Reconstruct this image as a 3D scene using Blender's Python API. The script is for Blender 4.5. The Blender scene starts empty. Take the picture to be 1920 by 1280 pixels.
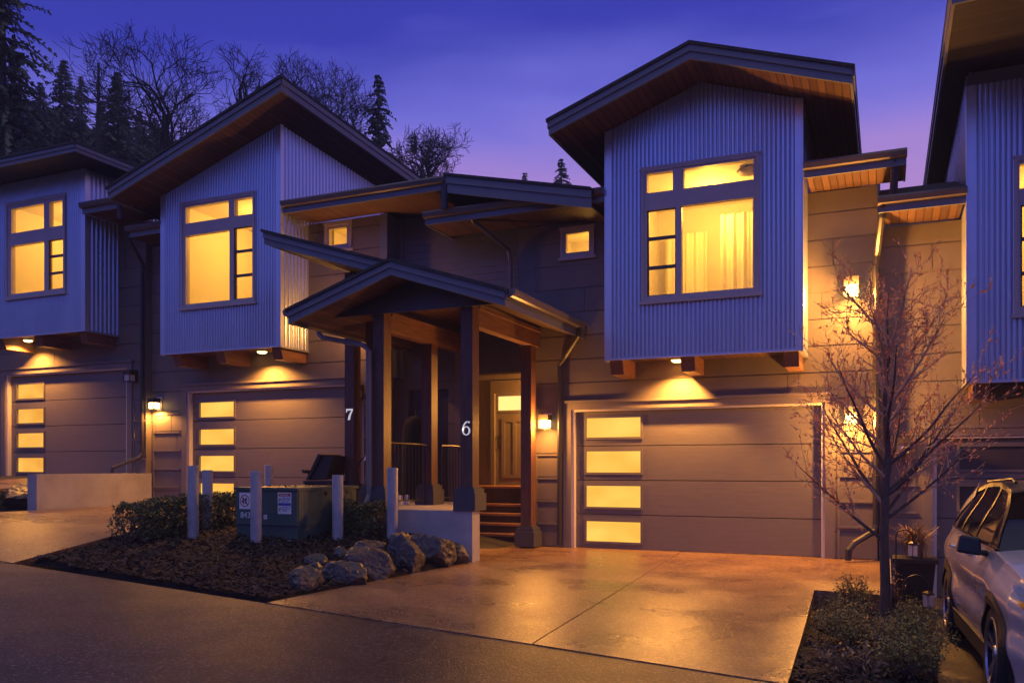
import bpy, bmesh, math, random
from mathutils import Vector, Matrix, noise
C = bpy.context.scene.collection
R = math.radians
random.seed(7)

# ---------------------------------------------------------------- camera
cam_d = bpy.data.cameras.new('camera'); cam = bpy.data.objects.new('camera', cam_d); C.objects.link(cam)
cam.location = (0, 0, 1.44)
cam.rotation_euler = (R(90), 0, R(23.8))
cam_d.sensor_width = 36; cam_d.lens = 1590/1920*36
cam_d.shift_y = (875-640)/1920
cam_d.clip_start = .1; cam_d.clip_end = 1000
bpy.context.scene.camera = cam
# ---------------------------------------------------------------- world (dusk)
SUN_EL, SUN_AZ = 1.5, 200.0
w = bpy.data.worlds.new('World'); bpy.context.scene.world = w; w.use_nodes = True
nt = w.node_tree; nt.nodes.clear(); N = nt.nodes.new; L = nt.links.new
out = N('ShaderNodeOutputWorld'); bg = N('ShaderNodeBackground'); L(bg.outputs[0], out.inputs[0])
tc = N('ShaderNodeTexCoord'); sep = N('ShaderNodeSeparateXYZ'); L(tc.outputs['Generated'], sep.inputs[0])
sky = N('ShaderNodeTexSky'); sky.sky_type = 'NISHITA'; sky.sun_disc = False
sky.sun_elevation = R(SUN_EL); sky.sun_rotation = R(SUN_AZ)
ramp = N('ShaderNodeValToRGB'); cr = ramp.color_ramp
stops = [(0, (.58, .28, .50)), (.26, (.56, .30, .66)), (.33, (.40, .255, .75)), (.365, (.27, .215, .78)), (.40, (.165, .162, .74)), (.47, (.032, .044, .46)), (.60, (.016, .026, .30)), (1, (.016, .018, .18))]
cr.elements[0].position = stops[0][0]; cr.elements[0].color = (*stops[0][1], 1)
cr.elements[1].position = 1; cr.elements[1].color = (*stops[-1][1], 1)
for p, c in stops[1:-1]:
    e = cr.elements.new(p); e.color = (*c, 1)
# thin streaks of cloud bend the gradient a little
mp = N('ShaderNodeMapping'); mp.inputs['Scale'].default_value = (2.2, 2.2, 9); L(tc.outputs['Generated'], mp.inputs[0])
nz = N('ShaderNodeTexNoise'); nz.inputs['Scale'].default_value = 1.6; nz.inputs['Detail'].default_value = 5; L(mp.outputs[0], nz.inputs[0])
ma = N('ShaderNodeMath'); ma.operation = 'MULTIPLY_ADD'; ma.inputs[1].default_value = .11; L(nz.outputs[0], ma.inputs[0])
mb = N('ShaderNodeMath'); mb.operation = 'SUBTRACT'; mb.inputs[1].default_value = .055; L(sep.outputs[2], mb.inputs[0]); L(mb.outputs[0], ma.inputs[2])
sx1 = N('ShaderNodeMath'); sx1.operation = 'MULTIPLY_ADD'; sx1.inputs[1].default_value = -1; sx1.inputs[2].default_value = -.35; L(sep.outputs[0], sx1.inputs[0])
sx2 = N('ShaderNodeMath'); sx2.operation = 'MAXIMUM'; sx2.inputs[1].default_value = 0; L(sx1.outputs[0], sx2.inputs[0])
sx3 = N('ShaderNodeMath'); sx3.operation = 'MULTIPLY_ADD'; sx3.inputs[1].default_value = .15; L(sx2.outputs[0], sx3.inputs[0]); L(ma.outputs[0], sx3.inputs[2])
L(sx3.outputs[0], ramp.inputs[0])
# the half of the sky behind the photographer is the brighter one
dk = N('ShaderNodeMath'); dk.operation = 'MULTIPLY_ADD'; dk.use_clamp = False; L(sep.outputs[1], dk.inputs[0]); dk.inputs[1].default_value = -1.2; dk.inputs[2].default_value = 0.62
dm = N('ShaderNodeMath'); dm.operation = 'MAXIMUM'; dm.inputs[1].default_value = 0; L(dk.outputs[0], dm.inputs[0])
mixb = N('ShaderNodeMix'); mixb.data_type = 'RGBA'; mixb.blend_type = 'MIX'
rb = N('ShaderNodeValToRGB'); eb = rb.color_ramp
for p, c in ((0, (.05, .03, .05)), (.10, (.05, .04, .10)), (.2, (.055, .075, .38)), (.32, (.135, .19, 1.02)), (.5, (.11, .165, .92)), (.64, (.04, .05, .28)), (1, (.012, .015, .12))):
    if p in (0, 1): eb.elements[int(p)].color = (*c, 1)
    else: e = eb.elements.new(p); e.color = (*c, 1)
L(sep.outputs[2], rb.inputs[0])
dn = N('ShaderNodeMath'); dn.operation = 'MINIMUM'; dn.inputs[1].default_value = 1; L(dm.outputs[0], dn.inputs[0]); L(dn.outputs[0], mixb.inputs[0]); L(ramp.outputs[0], mixb.inputs[6]); L(rb.outputs[0], mixb.inputs[7])
tint = N('ShaderNodeMix'); tint.data_type = 'RGBA'; tint.blend_type = 'MULTIPLY'; tint.inputs[0].default_value = 1
L(sky.outputs[0], tint.inputs[6]); tint.inputs[7].default_value = (.004, .003, .012, 1)
add = N('ShaderNodeMix'); add.data_type = 'RGBA'; add.blend_type = 'ADD'; add.inputs[0].default_value = 1
L(mixb.outputs[2], add.inputs[6]); L(tint.outputs[2], add.inputs[7])
L(add.outputs[2], bg.inputs[0]); bg.inputs[1].default_value = 1.0
# the last afterglow from behind the photographer
sd = bpy.data.lights.new('sun', 'SUN'); sun = bpy.data.objects.new('sun', sd); C.objects.link(sun)
sd.energy = .05; sd.angle = R(40); sd.color = (.45, .42, 1)
sun.rotation_euler = (R(62), 0, R(-18))
vs = bpy.context.scene.view_settings
vs.view_transform = 'Standard'; vs.look = 'None'; vs.exposure = 0; vs.gamma = 1
bpy.context.scene.cycles.max_bounces = 8

# ---------------------------------------------------------------- materials
def mat(name, col, rough=.6, metal=0, var=.25, scale=4, stretch=(1, 1, 1), bump=0, bscale=40, spec=.5, rvar=0, col2=None, coat=0):
    m = bpy.data.materials.new(name); m.use_nodes = True; t = m.node_tree; n = t.nodes; l = t.links.new
    b = n['Principled BSDF']; b.inputs['Roughness'].default_value = rough; b.inputs['Metallic'].default_value = metal
    b.inputs['Specular IOR Level'].default_value = spec
    if coat: b.inputs['Coat Weight'].default_value = coat; b.inputs['Coat Roughness'].default_value = .06
    co = n.new('ShaderNodeTexCoord'); mpp = n.new('ShaderNodeMapping'); mpp.inputs['Scale'].default_value = stretch; l(co.outputs['Object'], mpp.inputs[0])
    no = n.new('ShaderNodeTexNoise'); no.inputs['Scale'].default_value = scale; no.inputs['Detail'].default_value = 6; no.inputs['Roughness'].default_value = .62; l(mpp.outputs[0], no.inputs[0])
    rp = n.new('ShaderNodeValToRGB'); l(no.outputs[0], rp.inputs[0])
    c2 = col2 or tuple(min(1, c*(1+var)) for c in col); c1 = col if col2 else tuple(c*(1-var) for c in col)
    rp.color_ramp.elements[0].position = .3; rp.color_ramp.elements[0].color = (*c1, 1)
    rp.color_ramp.elements[1].position = .7; rp.color_ramp.elements[1].color = (*c2, 1)
    l(rp.outputs[0], b.inputs['Base Color'])
    if rvar:
        mr = n.new('ShaderNodeMapRange'); mr.inputs[1].default_value = .3; mr.inputs[2].default_value = .7
        mr.inputs[3].default_value = max(.03, rough-rvar); mr.inputs[4].default_value = min(1, rough+rvar)
        l(no.outputs[0], mr.inputs[0]); l(mr.outputs[0], b.inputs['Roughness'])
    if bump:
        n2 = n.new('ShaderNodeTexNoise'); n2.inputs['Scale'].default_value = bscale; n2.inputs['Detail'].default_value = 4; l(mpp.outputs[0], n2.inputs[0])
        bu = n.new('ShaderNodeBump'); bu.inputs['Strength'].default_value = bump; bu.inputs['Distance'].default_value = .01
        l(n2.outputs[0], bu.inputs['Height']); l(bu.outputs[0], b.inputs['Normal'])
    return m
def planks(name, c1, c2, axis='X', width=.11, rough=.55):
    """tongue-and-groove boards: dark joints every `width` along an axis, grain across"""
    m = bpy.data.materials.new(name); m.use_nodes = True; t = m.node_tree; n = t.nodes; l = t.links.new
    b = n['Principled BSDF']; b.inputs['Roughness'].default_value = rough
    co = n.new('ShaderNodeTexCoord'); se = n.new('ShaderNodeSeparateXYZ'); l(co.outputs['Object'], se.inputs[0])
    d = n.new('ShaderNodeMath'); d.operation = 'DIVIDE'; d.inputs[1].default_value = width; l(se.outputs[axis], d.inputs[0])
    fr = n.new('ShaderNodeMath'); fr.operation = 'FRACT'; l(d.outputs[0], fr.inputs[0])
    fl = n.new('ShaderNodeMath'); fl.operation = 'FLOOR'; l(d.outputs[0], fl.inputs[0])
    wn = n.new('ShaderNodeTexWhiteNoise'); wn.noise_dimensions = '1D'; l(fl.outputs[0], wn.inputs['W'])
    mp2 = n.new('ShaderNodeMapping'); mp2.inputs['Scale'].default_value = (14, 1.2, 4) if axis == 'X' else (1.2, 14, 4); l(co.outputs['Object'], mp2.inputs[0])
    no = n.new('ShaderNodeTexNoise'); no.inputs['Scale'].default_value = 3; no.inputs['Detail'].default_value = 6; l(mp2.outputs[0], no.inputs[0])
    av = n.new('ShaderNodeMath'); av.operation = 'MULTIPLY_ADD'; av.inputs[1].default_value = .5; l(no.outputs[0], av.inputs[0])
    hv = n.new('ShaderNodeMath'); hv.operation = 'MULTIPLY'; hv.inputs[1].default_value = .5; l(wn.outputs[0], hv.inputs[0]); l(hv.outputs[0], av.inputs[2])
    rp = n.new('ShaderNodeValToRGB'); l(av.outputs[0], rp.inputs[0]); rp.color_ramp.elements[0].position = .2; rp.color_ramp.elements[1].position = .8
    rp.color_ramp.elements[0].color = (*c1, 1); rp.color_ramp.elements[1].color = (*c2, 1)
    jt = n.new('ShaderNodeMath'); jt.operation = 'GREATER_THAN'; jt.inputs[1].default_value = .13; l(fr.outputs[0], jt.inputs[0])
    mx = n.new('ShaderNodeMix'); mx.data_type = 'RGBA'; l(jt.outputs[0], mx.inputs[0]); mx.inputs[6].default_value = (*[c*.18 for c in c1], 1); l(rp.outputs[0], mx.inputs[7])
    l(mx.outputs[2], b.inputs['Base Color'])
    bu = n.new('ShaderNodeBump'); bu.inputs['Strength'].default_value = .5; bu.inputs['Distance'].default_value = .008; l(jt.outputs[0], bu.inputs['Height']); l(bu.outputs[0], b.inputs['Normal'])
    return m
def glow(name, col, strength, var=.15, scale=2.0, stretch=(1, 1, 1), col2=None):
    m = bpy.data.materials.new(name); m.use_nodes = True; t = m.node_tree; n = t.nodes; l = t.links.new
    n.remove(n['Principled BSDF']); e = n.new('ShaderNodeEmission'); l(e.outputs[0], n['Material Output'].inputs[0])
    co = n.new('ShaderNodeTexCoord'); mpp = n.new('ShaderNodeMapping'); mpp.inputs['Scale'].default_value = stretch; l(co.outputs['Object'], mpp.inputs[0])
    no = n.new('ShaderNodeTexNoise'); no.inputs['Scale'].default_value = scale; no.inputs['Detail'].default_value = 2; l(mpp.outputs[0], no.inputs[0])
    rp = n.new('ShaderNodeValToRGB'); l(no.outputs[0], rp.inputs[0]); rp.color_ramp.elements[0].position = .3; rp.color_ramp.elements[1].position = .7
    rp.color_ramp.elements[0].color = (*(col2 or [c*(1-var) for c in col]), 1); rp.color_ramp.elements[1].color = (*col, 1)
    l(rp.outputs[0], e.inputs[0]); e.inputs[1].default_value = strength
    return m
def clear_glass(name, tint=(1, 1, 1), refl=.06, rough=.02):
    m = bpy.data.materials.new(name); m.use_nodes = True; t = m.node_tree; n = t.nodes; l = t.links.new
    n.remove(n['Principled BSDF']); tr = n.new('ShaderNodeBsdfTransparent'); tr.inputs[0].default_value = (*tint, 1)
    gl = n.new('ShaderNodeBsdfGlossy'); gl.inputs['Roughness'].default_value = rough
    fr = n.new('ShaderNodeFresnel'); fr.inputs[0].default_value = 1.45; mx = n.new('ShaderNodeMixShader')
    l(fr.outputs[0], mx.inputs[0]); l(tr.outputs[0], mx.inputs[1]); l(gl.outputs[0], mx.inputs[2]); l(mx.outputs[0], n['Material Output'].inputs[0])
    return m
def leafmat(name, c1, c2, rough=.5):
    m = bpy.data.materials.new(name); m.use_nodes = True; t = m.node_tree; n = t.nodes; l = t.links.new
    b = n['Principled BSDF']; b.inputs['Roughness'].default_value = rough
    g = n.new('ShaderNodeNewGeometry'); rp = n.new('ShaderNodeValToRGB'); l(g.outputs['Random Per Island'], rp.inputs[0])
    rp.color_ramp.elements[0].color = (*c1, 1); rp.color_ramp.elements[1].color = (*c2, 1); l(rp.outputs[0], b.inputs['Base Color'])
    return m
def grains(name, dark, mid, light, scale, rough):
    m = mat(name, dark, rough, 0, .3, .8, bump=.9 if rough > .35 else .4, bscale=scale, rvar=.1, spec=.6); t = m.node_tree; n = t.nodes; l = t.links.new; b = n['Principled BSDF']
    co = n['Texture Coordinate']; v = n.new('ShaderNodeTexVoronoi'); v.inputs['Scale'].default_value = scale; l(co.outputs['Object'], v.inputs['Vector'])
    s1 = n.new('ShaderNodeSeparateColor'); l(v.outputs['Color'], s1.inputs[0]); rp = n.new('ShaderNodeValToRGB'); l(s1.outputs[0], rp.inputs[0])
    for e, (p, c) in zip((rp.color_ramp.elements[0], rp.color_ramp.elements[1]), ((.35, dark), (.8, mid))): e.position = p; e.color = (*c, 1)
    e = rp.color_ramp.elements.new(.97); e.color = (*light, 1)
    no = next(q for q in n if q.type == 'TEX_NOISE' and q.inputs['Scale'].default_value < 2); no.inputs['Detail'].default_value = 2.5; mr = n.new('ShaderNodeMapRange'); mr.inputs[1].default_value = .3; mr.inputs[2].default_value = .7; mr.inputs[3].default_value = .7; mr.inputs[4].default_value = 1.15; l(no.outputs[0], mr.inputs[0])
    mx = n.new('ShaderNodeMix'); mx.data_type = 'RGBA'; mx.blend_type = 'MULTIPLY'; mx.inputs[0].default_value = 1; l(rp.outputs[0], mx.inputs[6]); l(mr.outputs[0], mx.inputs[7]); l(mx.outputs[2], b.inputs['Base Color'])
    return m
M = dict(
 metal=mat('corrugated_metal', (.50, .55, .66), .34, .72, .06, 1.5, (1, 1, .3), rvar=.08),
 flash=mat('metal_flashing', (.56, .60, .70), .32, .65, .06, 2),
 wall=mat('taupe_panel_paint', (.155, .128, .108), .55, 0, .10, 1.6, bump=.12, bscale=25),
 groove=mat('panel_groove', (.05, .04, .035), .8),
 lap=mat('lap_siding_paint', (.125, .125, .14), .5, 0, .10, 2, bump=.1, bscale=30),
 door=mat('garage_door_paint', (.15, .132, .120), .42, 0, .10, 3, (1, 1, 12), bump=.2, bscale=14),
 trim=mat('taupe_trim_paint', (.18, .15, .128), .5, 0, .08, 3),
 frame=mat('window_trim_paint', (.42, .36, .36), .4, 0, .06, 3),
 sash=mat('dark_sash', (.05, .04, .04), .4, 0, .1),
 fascia=mat('fascia_paint', (.15, .155, .17), .42, 0, .10, 2, rvar=.06),
 shingle=mat('asphalt_shingles', (.035, .033, .036), .85, 0, .5, 14, bump=.8, bscale=30),
 gutter=mat('gutter_metal', (.15, .125, .115), .35, .2, .08, 3),
 pipe=mat('dark_downspout_metal', (.035, .032, .036), .4, .2, .1),
 tread=mat('lit_tread_wood', (.24, .11, .055), .5, 0, .3, 5, (.5, 6, 6), bump=.3, bscale=9, col2=(.36, .18, .09)), riser=mat('dark_riser_wood', (.05, .022, .014), .6, 0, .3, 5),  # tread colour lightened to carry the lamplight on the nosings
 seal=mat('pale_door_seal', (.6, .55, .49), .5, 0, .05),
 soffx=planks('cedar_soffit_across', (.07, .034, .02), (.13, .065, .035), 'X'),
 soffy=planks('cedar_soffit_along', (.07, .034, .02), (.13, .065, .035), 'Y'),
 soffd=planks('dark_soffit', (.014, .012, .011), (.024, .02, .018), 'Y', .14),
 cedar=mat('stained_cedar', (.055, .024, .016), .5, 0, .5, 5, (6, 6, .5), bump=.35, bscale=9, col2=(.16, .068, .036)),
 beam=mat('stained_cedar_beam', (.10, .045, .024), .5, 0, .5, 5, (6, .5, 6), bump=.35, bscale=9, col2=(.22, .10, .05)),
 base=mat('post_base_paint', (.06, .058, .066), .5, 0, .1),
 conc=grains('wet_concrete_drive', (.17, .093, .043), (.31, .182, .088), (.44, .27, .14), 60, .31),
 concw=mat('concrete_wall', (.36, .34, .33), .75, 0, .18, 2.2, bump=.35, bscale=30),
 asph=grains('wet_asphalt', (.008, .0075, .010), (.026, .021, .026), (.15, .115, .115), 62, .40),
 mulch=mat('bark_mulch', (.004, .003, .003), .95, 0, .5, 30, bump=1, bscale=60, spec=.2, col2=(.018, .011, .009)),
 chip=leafmat('bark_chips', (.004, .003, .003), (.05, .03, .024), .85),
 soil=mat('dark_soil', (.03, .025, .02), .9, 0, .4, 3),
 rock=mat('quarry_rock', (.014, .012, .011), .5, 0, .5, 9, bump=1, bscale=16, rvar=.2, col2=(.11, .085, .072)),
 green=mat('transformer_green', (.055, .095, .08), .5, 0, .12, 2.5, rvar=.08),
 pole=mat('bollard_paint', (.27, .255, .29), .5, 0, .3, 7, (1, 1, .4), rvar=.12),
 white=mat('white_plastic', (.78, .76, .74), .5, 0, .04),
 red=mat('red_print', (.45, .03, .02), .5, 0, .04), blue=mat('blue_print', (.06, .09, .38), .5, 0, .04), ink=mat('black_print', (.03, .03, .04), .5, 0, .04),
 iron=mat('black_iron', (.018, .016, .016), .4, .4, .1), black=mat('black_plastic', (.014, .013, .014), .5, 0, .2, 5, rvar=.1), cloth=mat('black_cover_fabric', (.004, .004, .004), .9, 0, .3, 9, bump=.6, bscale=12),
 lampm=mat('bronze_lantern_metal', (.05, .042, .036), .45, .4, .1),
 lit=glow('lit_lantern_glass', (1, .62, .22), 9), lens=glow('downlight_lens', (1, .62, .2), 7), unlit=mat('unlit_frosted_glass', (.55, .5, .45), .3, 0, .05),
 pane_a=glow('lit_frosted_pane', (1, .54, .095), 1.15, .1, 1.1, (1, 1, 1.6), (.80, .33, .04)),
 pane_b=glow('lit_frosted_pane_bright', (1, .60, .11), 1.2, .1, 1.1, (1, 1, 1.8), (.88, .42, .055)),
 transom=glow('lit_transom_glass', (1, .68, .20), 1.5, .08),
 glass=clear_glass('clear_glass'), iwall=mat('warm_room_paint', (.75, .70, .58), .7, 0, .03), iwall2=mat('tan_valance_fabric', (.75, .50, .24), .8, 0, .05), curtain=mat('sheer_curtain', (.82, .76, .62), .8, 0, .04),
 bark=mat('dark_bark', (.028, .022, .02), .85, 0, .4, 8, (4, 4, 1), bump=.8, bscale=10),
 bark2=mat('young_tree_bark', (.085, .055, .045), .7, 0, .4, 10, (5, 5, 1), bump=.6, bscale=20),
 twig=mat('reddish_twigs', (.46, .29, .18), .6, 0, .35, 9),
 needle=leafmat('conifer_needles', (.012, .022, .014), (.03, .045, .026)), leaf=leafmat('hedge_leaves', (.025, .045, .012), (.13, .14, .035)),
 leaf2=leafmat('bed_shrub_leaves', (.09, .08, .02), (.42, .32, .08)), bud=leafmat('red_buds', (.62, .36, .16), (.95, .66, .38)), straw=leafmat('dry_grass', (.16, .085, .035), (.30, .18, .08)),
 stem=mat('bare_stems', (.13, .075, .06), .7), carp=mat('pearl_white_car_paint', (.60, .55, .52), .24, 0, .02, 2, coat=.8), clad=mat('black_car_cladding', (.02, .019, .019), .5, 0, .1),
 cargl=mat('dark_car_glass', (.006, .006, .008), .04, 0, .05, spec=.8), tyre=mat('tyre_rubber', (.014, .013, .013), .75), rim=mat('machined_alloy', (.55, .55, .6), .25, .9, .05), rimd=mat('dark_alloy', (.02, .02, .024), .35, .5),
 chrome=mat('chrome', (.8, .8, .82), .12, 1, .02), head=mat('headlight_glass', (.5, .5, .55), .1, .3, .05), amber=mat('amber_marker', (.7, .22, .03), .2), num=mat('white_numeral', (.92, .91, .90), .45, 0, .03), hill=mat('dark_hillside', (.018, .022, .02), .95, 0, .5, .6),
)
_b = M['bud'].node_tree; _t = _b.nodes.new('ShaderNodeBsdfTranslucent'); _x = _b.nodes.new('ShaderNodeMixShader'); _x.inputs[0].default_value = .6
_b.links.new(_b.nodes['Color Ramp'].outputs[0], _t.inputs[0]); _b.links.new(_b.nodes['Principled BSDF'].outputs[0], _x.inputs[1]); _b.links.new(_t.outputs[0], _x.inputs[2]); _b.links.new(_x.outputs[0], _b.nodes['Material Output'].inputs[0])
M['num'].node_tree.nodes['Principled BSDF'].inputs['Emission Color'].default_value = (1, .97, .92, 1)      # faint emission added so the white numerals read brighter
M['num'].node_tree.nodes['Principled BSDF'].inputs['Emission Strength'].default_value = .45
# ---------------------------------------------------------------- mesh helpers
class MB:
    def __init__(s): s.v = []; s.f = []
    def add(s, vs, fs):
        o = len(s.v); s.v += [tuple(p) for p in vs]; s.f += [tuple(i+o for i in f) for f in fs]; return s
    def quad(s, a, b, c, d): return s.add([a, b, c, d], [(0, 1, 2, 3)])
    def box(s, x0, x1, y0, y1, z0, z1):
        return s.add([(x0, y0, z0), (x1, y0, z0), (x1, y1, z0), (x0, y1, z0), (x0, y0, z1), (x1, y0, z1), (x1, y1, z1), (x0, y1, z1)],
                     [(0, 3, 2, 1), (4, 5, 6, 7), (0, 1, 5, 4), (1, 2, 6, 5), (2, 3, 7, 6), (3, 0, 4, 7)])
    def hexa(s, b, t): return s.add(list(b)+list(t), [(3, 2, 1, 0), (4, 5, 6, 7), (0, 1, 5, 4), (1, 2, 6, 5), (2, 3, 7, 6), (3, 0, 4, 7)])
    def prism(s, pts, y0, y1):      # polygon in x,z, counter-clockwise seen from -Y, extruded along Y
        n = len(pts); v = [(x, y0, z) for x, z in pts]+[(x, y1, z) for x, z in pts]
        return s.add(v, [tuple(range(n)), tuple(range(2*n-1, n-1, -1))]+[(i, i+n, (i+1) % n+n, (i+1) % n) for i in range(n)])
    def tube(s, pts, rad, seg=8, caps=True):
        pts = [Vector(p) for p in pts]; rs = rad if isinstance(rad, (list, tuple)) else [rad]*len(pts); o = len(s.v); up = None
        for i, p in enumerate(pts):
            t = (pts[min(i+1, len(pts)-1)]-pts[max(i-1, 0)]);
            if t.length < 1e-9: t = Vector((0, 0, 1))
            t.normalize()
            if up is None: up = t.orthogonal().normalized()
            up = up-t*up.dot(t)
            if up.length < 1e-6: up = t.orthogonal()
            up.normalize(); bi = t.cross(up)
            for k in range(seg):
                a = 2*math.pi*k/seg; s.v.append(tuple(p+(up*math.cos(a)+bi*math.sin(a))*rs[i]))
        for i in range(len(pts)-1):
            for k in range(seg):
                a, b = o+i*seg+k, o+i*seg+(k+1) % seg; s.f.append((a, b, b+seg, a+seg))
        if caps:
            s.f.append(tuple(o+k for k in range(seg-1, -1, -1))); s.f.append(tuple(o+(len(pts)-1)*seg+k for k in range(seg)))
        return s
    def lathe(s, prof, cx, cy, seg=20):
        o = len(s.v)
        for r, z in prof:
            for k in range(seg):
                a = 2*math.pi*k/seg; s.v.append((cx+r*math.cos(a), cy+r*math.sin(a), z))
        for i in range(len(prof)-1):
            for k in range(seg):
                a, b = o+i*seg+k, o+i*seg+(k+1) % seg; s.f.append((a, b, b+seg, a+seg))
        s.f.append(tuple(o+k for k in range(seg-1, -1, -1))); s.f.append(tuple(o+(len(prof)-1)*seg+k for k in range(seg)))
        return s
    def slab(s, xs, zs, holes, y0, y1):      # wall x0..x1, z0..z1 with rectangular holes, only outer faces
        X = sorted(set([xs[0], xs[1]]+[min(max(h[i], xs[0]), xs[1]) for h in holes for i in (0, 1)])); Z = sorted(set([zs[0], zs[1]]+[min(max(h[i], zs[0]), zs[1]) for h in holes for i in (2, 3)]))
        nx, nz = len(X)-1, len(Z)-1
        def sol(i, j):
            if i < 0 or j < 0 or i >= nx or j >= nz: return False
            cx, cz = (X[i]+X[i+1])/2, (Z[j]+Z[j+1])/2
            return not any(h[0] < cx < h[1] and h[2] < cz < h[3] for h in holes)
        for i in range(nx):
            for j in range(nz):
                if not sol(i, j): continue
                a, b, c, d = X[i], X[i+1], Z[j], Z[j+1]
                s.quad((a, y0, c), (b, y0, c), (b, y0, d), (a, y0, d)); s.quad((b, y1, c), (a, y1, c), (a, y1, d), (b, y1, d))
                if not sol(i-1, j): s.quad((a, y1, c), (a, y0, c), (a, y0, d), (a, y1, d))
                if not sol(i+1, j): s.quad((b, y0, c), (b, y1, c), (b, y1, d), (b, y0, d))
                if not sol(i, j-1): s.quad((a, y1, c), (b, y1, c), (b, y0, c), (a, y0, c))
                if not sol(i, j+1): s.quad((a, y0, d), (b, y0, d), (b, y1, d), (a, y1, d))
        return s
    def corr(s, x0, x1, zb, zt, y, axis='x', per=.068, amp=.013, face=-1):
        """corrugated sheet; zb/zt are numbers or functions of the running coordinate"""
        n = max(4, int(round((x1-x0)/per*8))); o = len(s.v)
        for i in range(n+1):
            x = x0+(x1-x0)*i/n; ph = 1-2*(.5-.5*math.cos(2*math.pi*x/per))**4; dd = y+face*amp*ph
            b = zb(x) if callable(zb) else zb; t = zt(x) if callable(zt) else zt
            s.v += [(x, dd, b), (x, dd, t)] if axis == 'x' else [(dd, x, b), (dd, x, t)]
        for i in range(n):
            a = o+2*i; q = (a, a+2, a+3, a+1); s.f.append(q if axis == 'x' else q)
        return s
    def build(s, name, m, parent=None, smooth=False, local=False):
        me = bpy.data.meshes.new(name)
        off = Vector((0, 0, 0))
        if parent is not None and not local:
            p = parent
            while p is not None: off += p.location; p = p.parent
        me.from_pydata([(a-off.x, b-off.y, c-off.z) for a, b, c in s.v] if off.length else s.v, [], s.f)
        me.materials.append(m); me.update()
        if smooth: me.polygons.foreach_set('use_smooth', [True]*len(me.polygons))
        o = bpy.data.objects.new(name, me); C.objects.link(o)
        if parent is not None: o.parent = parent
        return o
def thing(name, label, cat, loc=(0, 0, 0), rz=0, group=None):
    o = bpy.data.objects.new(name, None); C.objects.link(o); o.empty_display_size = .2
    o.location = loc; o.rotation_euler = (0, 0, rz); o['label'] = label; o['category'] = cat
    if group: o['group'] = group
    return o
def tag(o, label, cat, group=None, kind=None):
    o['label'] = label; o['category'] = cat
    if group: o['group'] = group
    if kind: o['kind'] = kind
    return o
def struct(o): o['kind'] = 'structure'; return o
def origin(o, p):                    # move a one-mesh thing's origin to its base
    p = Vector(p); o.data.transform(Matrix.Translation(-p)); o.location = p; return o
def lamp(kind, name, loc, power, parent, col=(1, .40, .07), rad=.04, rot=None, spot=None, blend=.6):
    d = bpy.data.lights.new(name, kind); d.energy = power; d.color = col
    if kind != 'AREA': d.shadow_soft_size = rad
    if kind == 'SPOT': d.spot_size = R(spot); d.spot_blend = blend
    o = bpy.data.objects.new(name, d); C.objects.link(o)
    off = Vector((0, 0, 0)); p = parent
    while p is not None: off += p.location; p = p.parent
    o.location = Vector(loc)-off; o.parent = parent
    if rot: o.rotation_euler = rot
    return o
def lerp(a, b, t): return a+(b-a)*t
# ---------------------------------------------------------------- ground
def zs(x): return -.06*(x+5)
ZN = [(-120, 5), (-22, 1.35), (-16.2, 1.2), (-15.0, .64), (-9.8, .6), (-5.9, 0), (-.3, 0), (.2, -.5), (8, -.56), (90, -3)]
def z14(x):
    for (a, za), (b, zb) in zip(ZN, ZN[1:]):
        if x <= b: return lerp(za, zb, (x-a)/(b-a))
    return ZN[-1][1]
def gz(x, y):
    if y <= 7: return zs(x)
    if y <= 14: return lerp(zs(x), z14(x), (y-7)/7)
    return z14(x)+max(0, y-24)*.02
def grid(xs, ys, zf, name, m):
    b = MB(); nx = len(xs)
    for y in ys:
        for x in xs: b.v.append((x, y, zf(x, y)))
    for j in range(len(ys)-1):
        for i in range(nx-1): b.f.append((j*nx+i, j*nx+i+1, (j+1)*nx+i+1, (j+1)*nx+i))
    return struct(b.build(name, m, smooth=True))
fr = lambda a, b, n: [a+(b-a)*i/n for i in range(n+1)]
grid(fr(-120, -24, 8)+fr(-22, 10, 64)+fr(14, 90, 8), [-50, -35, -20]+fr(-10, 24, 68)+[30, 45, 70, 100, 130], lambda x, y: gz(x, y)-(.22 if -16.5 < x < 6 and 6.6 < y < 13.5 else .05), 'ground', M['soil'])
grid(fr(-120, 90, 30), [-50, -20, -8, 0, 2, 4, 5.5, 6.9], lambda x, y: zs(x)+.004, 'street', M['asph'])
def patch(name, poly, zf, m, n=14, thick=.3):
    """a ground sheet: left edge polyline -> right edge polyline, both from near to far, ruled between, with skirts"""
    lft, rgt = poly; b = MB(); rows = len(lft); k = n+1
    for (a, c) in zip(lft, rgt):
        for i in range(k):
            x, y = lerp(a[0], c[0], i/n), lerp(a[1], c[1], i/n); b.v.append((x, y, zf(x, y)))
    for j in range(rows-1):
        for i in range(n): b.f.append((j*k+i, j*k+i+1, (j+1)*k+i+1, (j+1)*k+i))
    ring = [i for i in range(k)]+[j*k+n for j in range(1, rows)]+[(rows-1)*k+i for i in range(n-1, -1, -1)]+[j*k for j in range(rows-2, 0, -1)]
    o = len(b.v)
    for i in ring: x, y, z = b.v[i]; b.v.append((x, y, z-thick))
    for q in range(len(ring)):
        a, c = ring[q], ring[(q+1) % len(ring)]; b.f.append((a, o+q, o+(q+1) % len(ring), c))
    return struct(b.build(name, m))
def dz(z0): return lambda x, y: lerp(zs(x)+.014, z0, min(1, max(0, (y-6.9)/7)))
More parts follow.
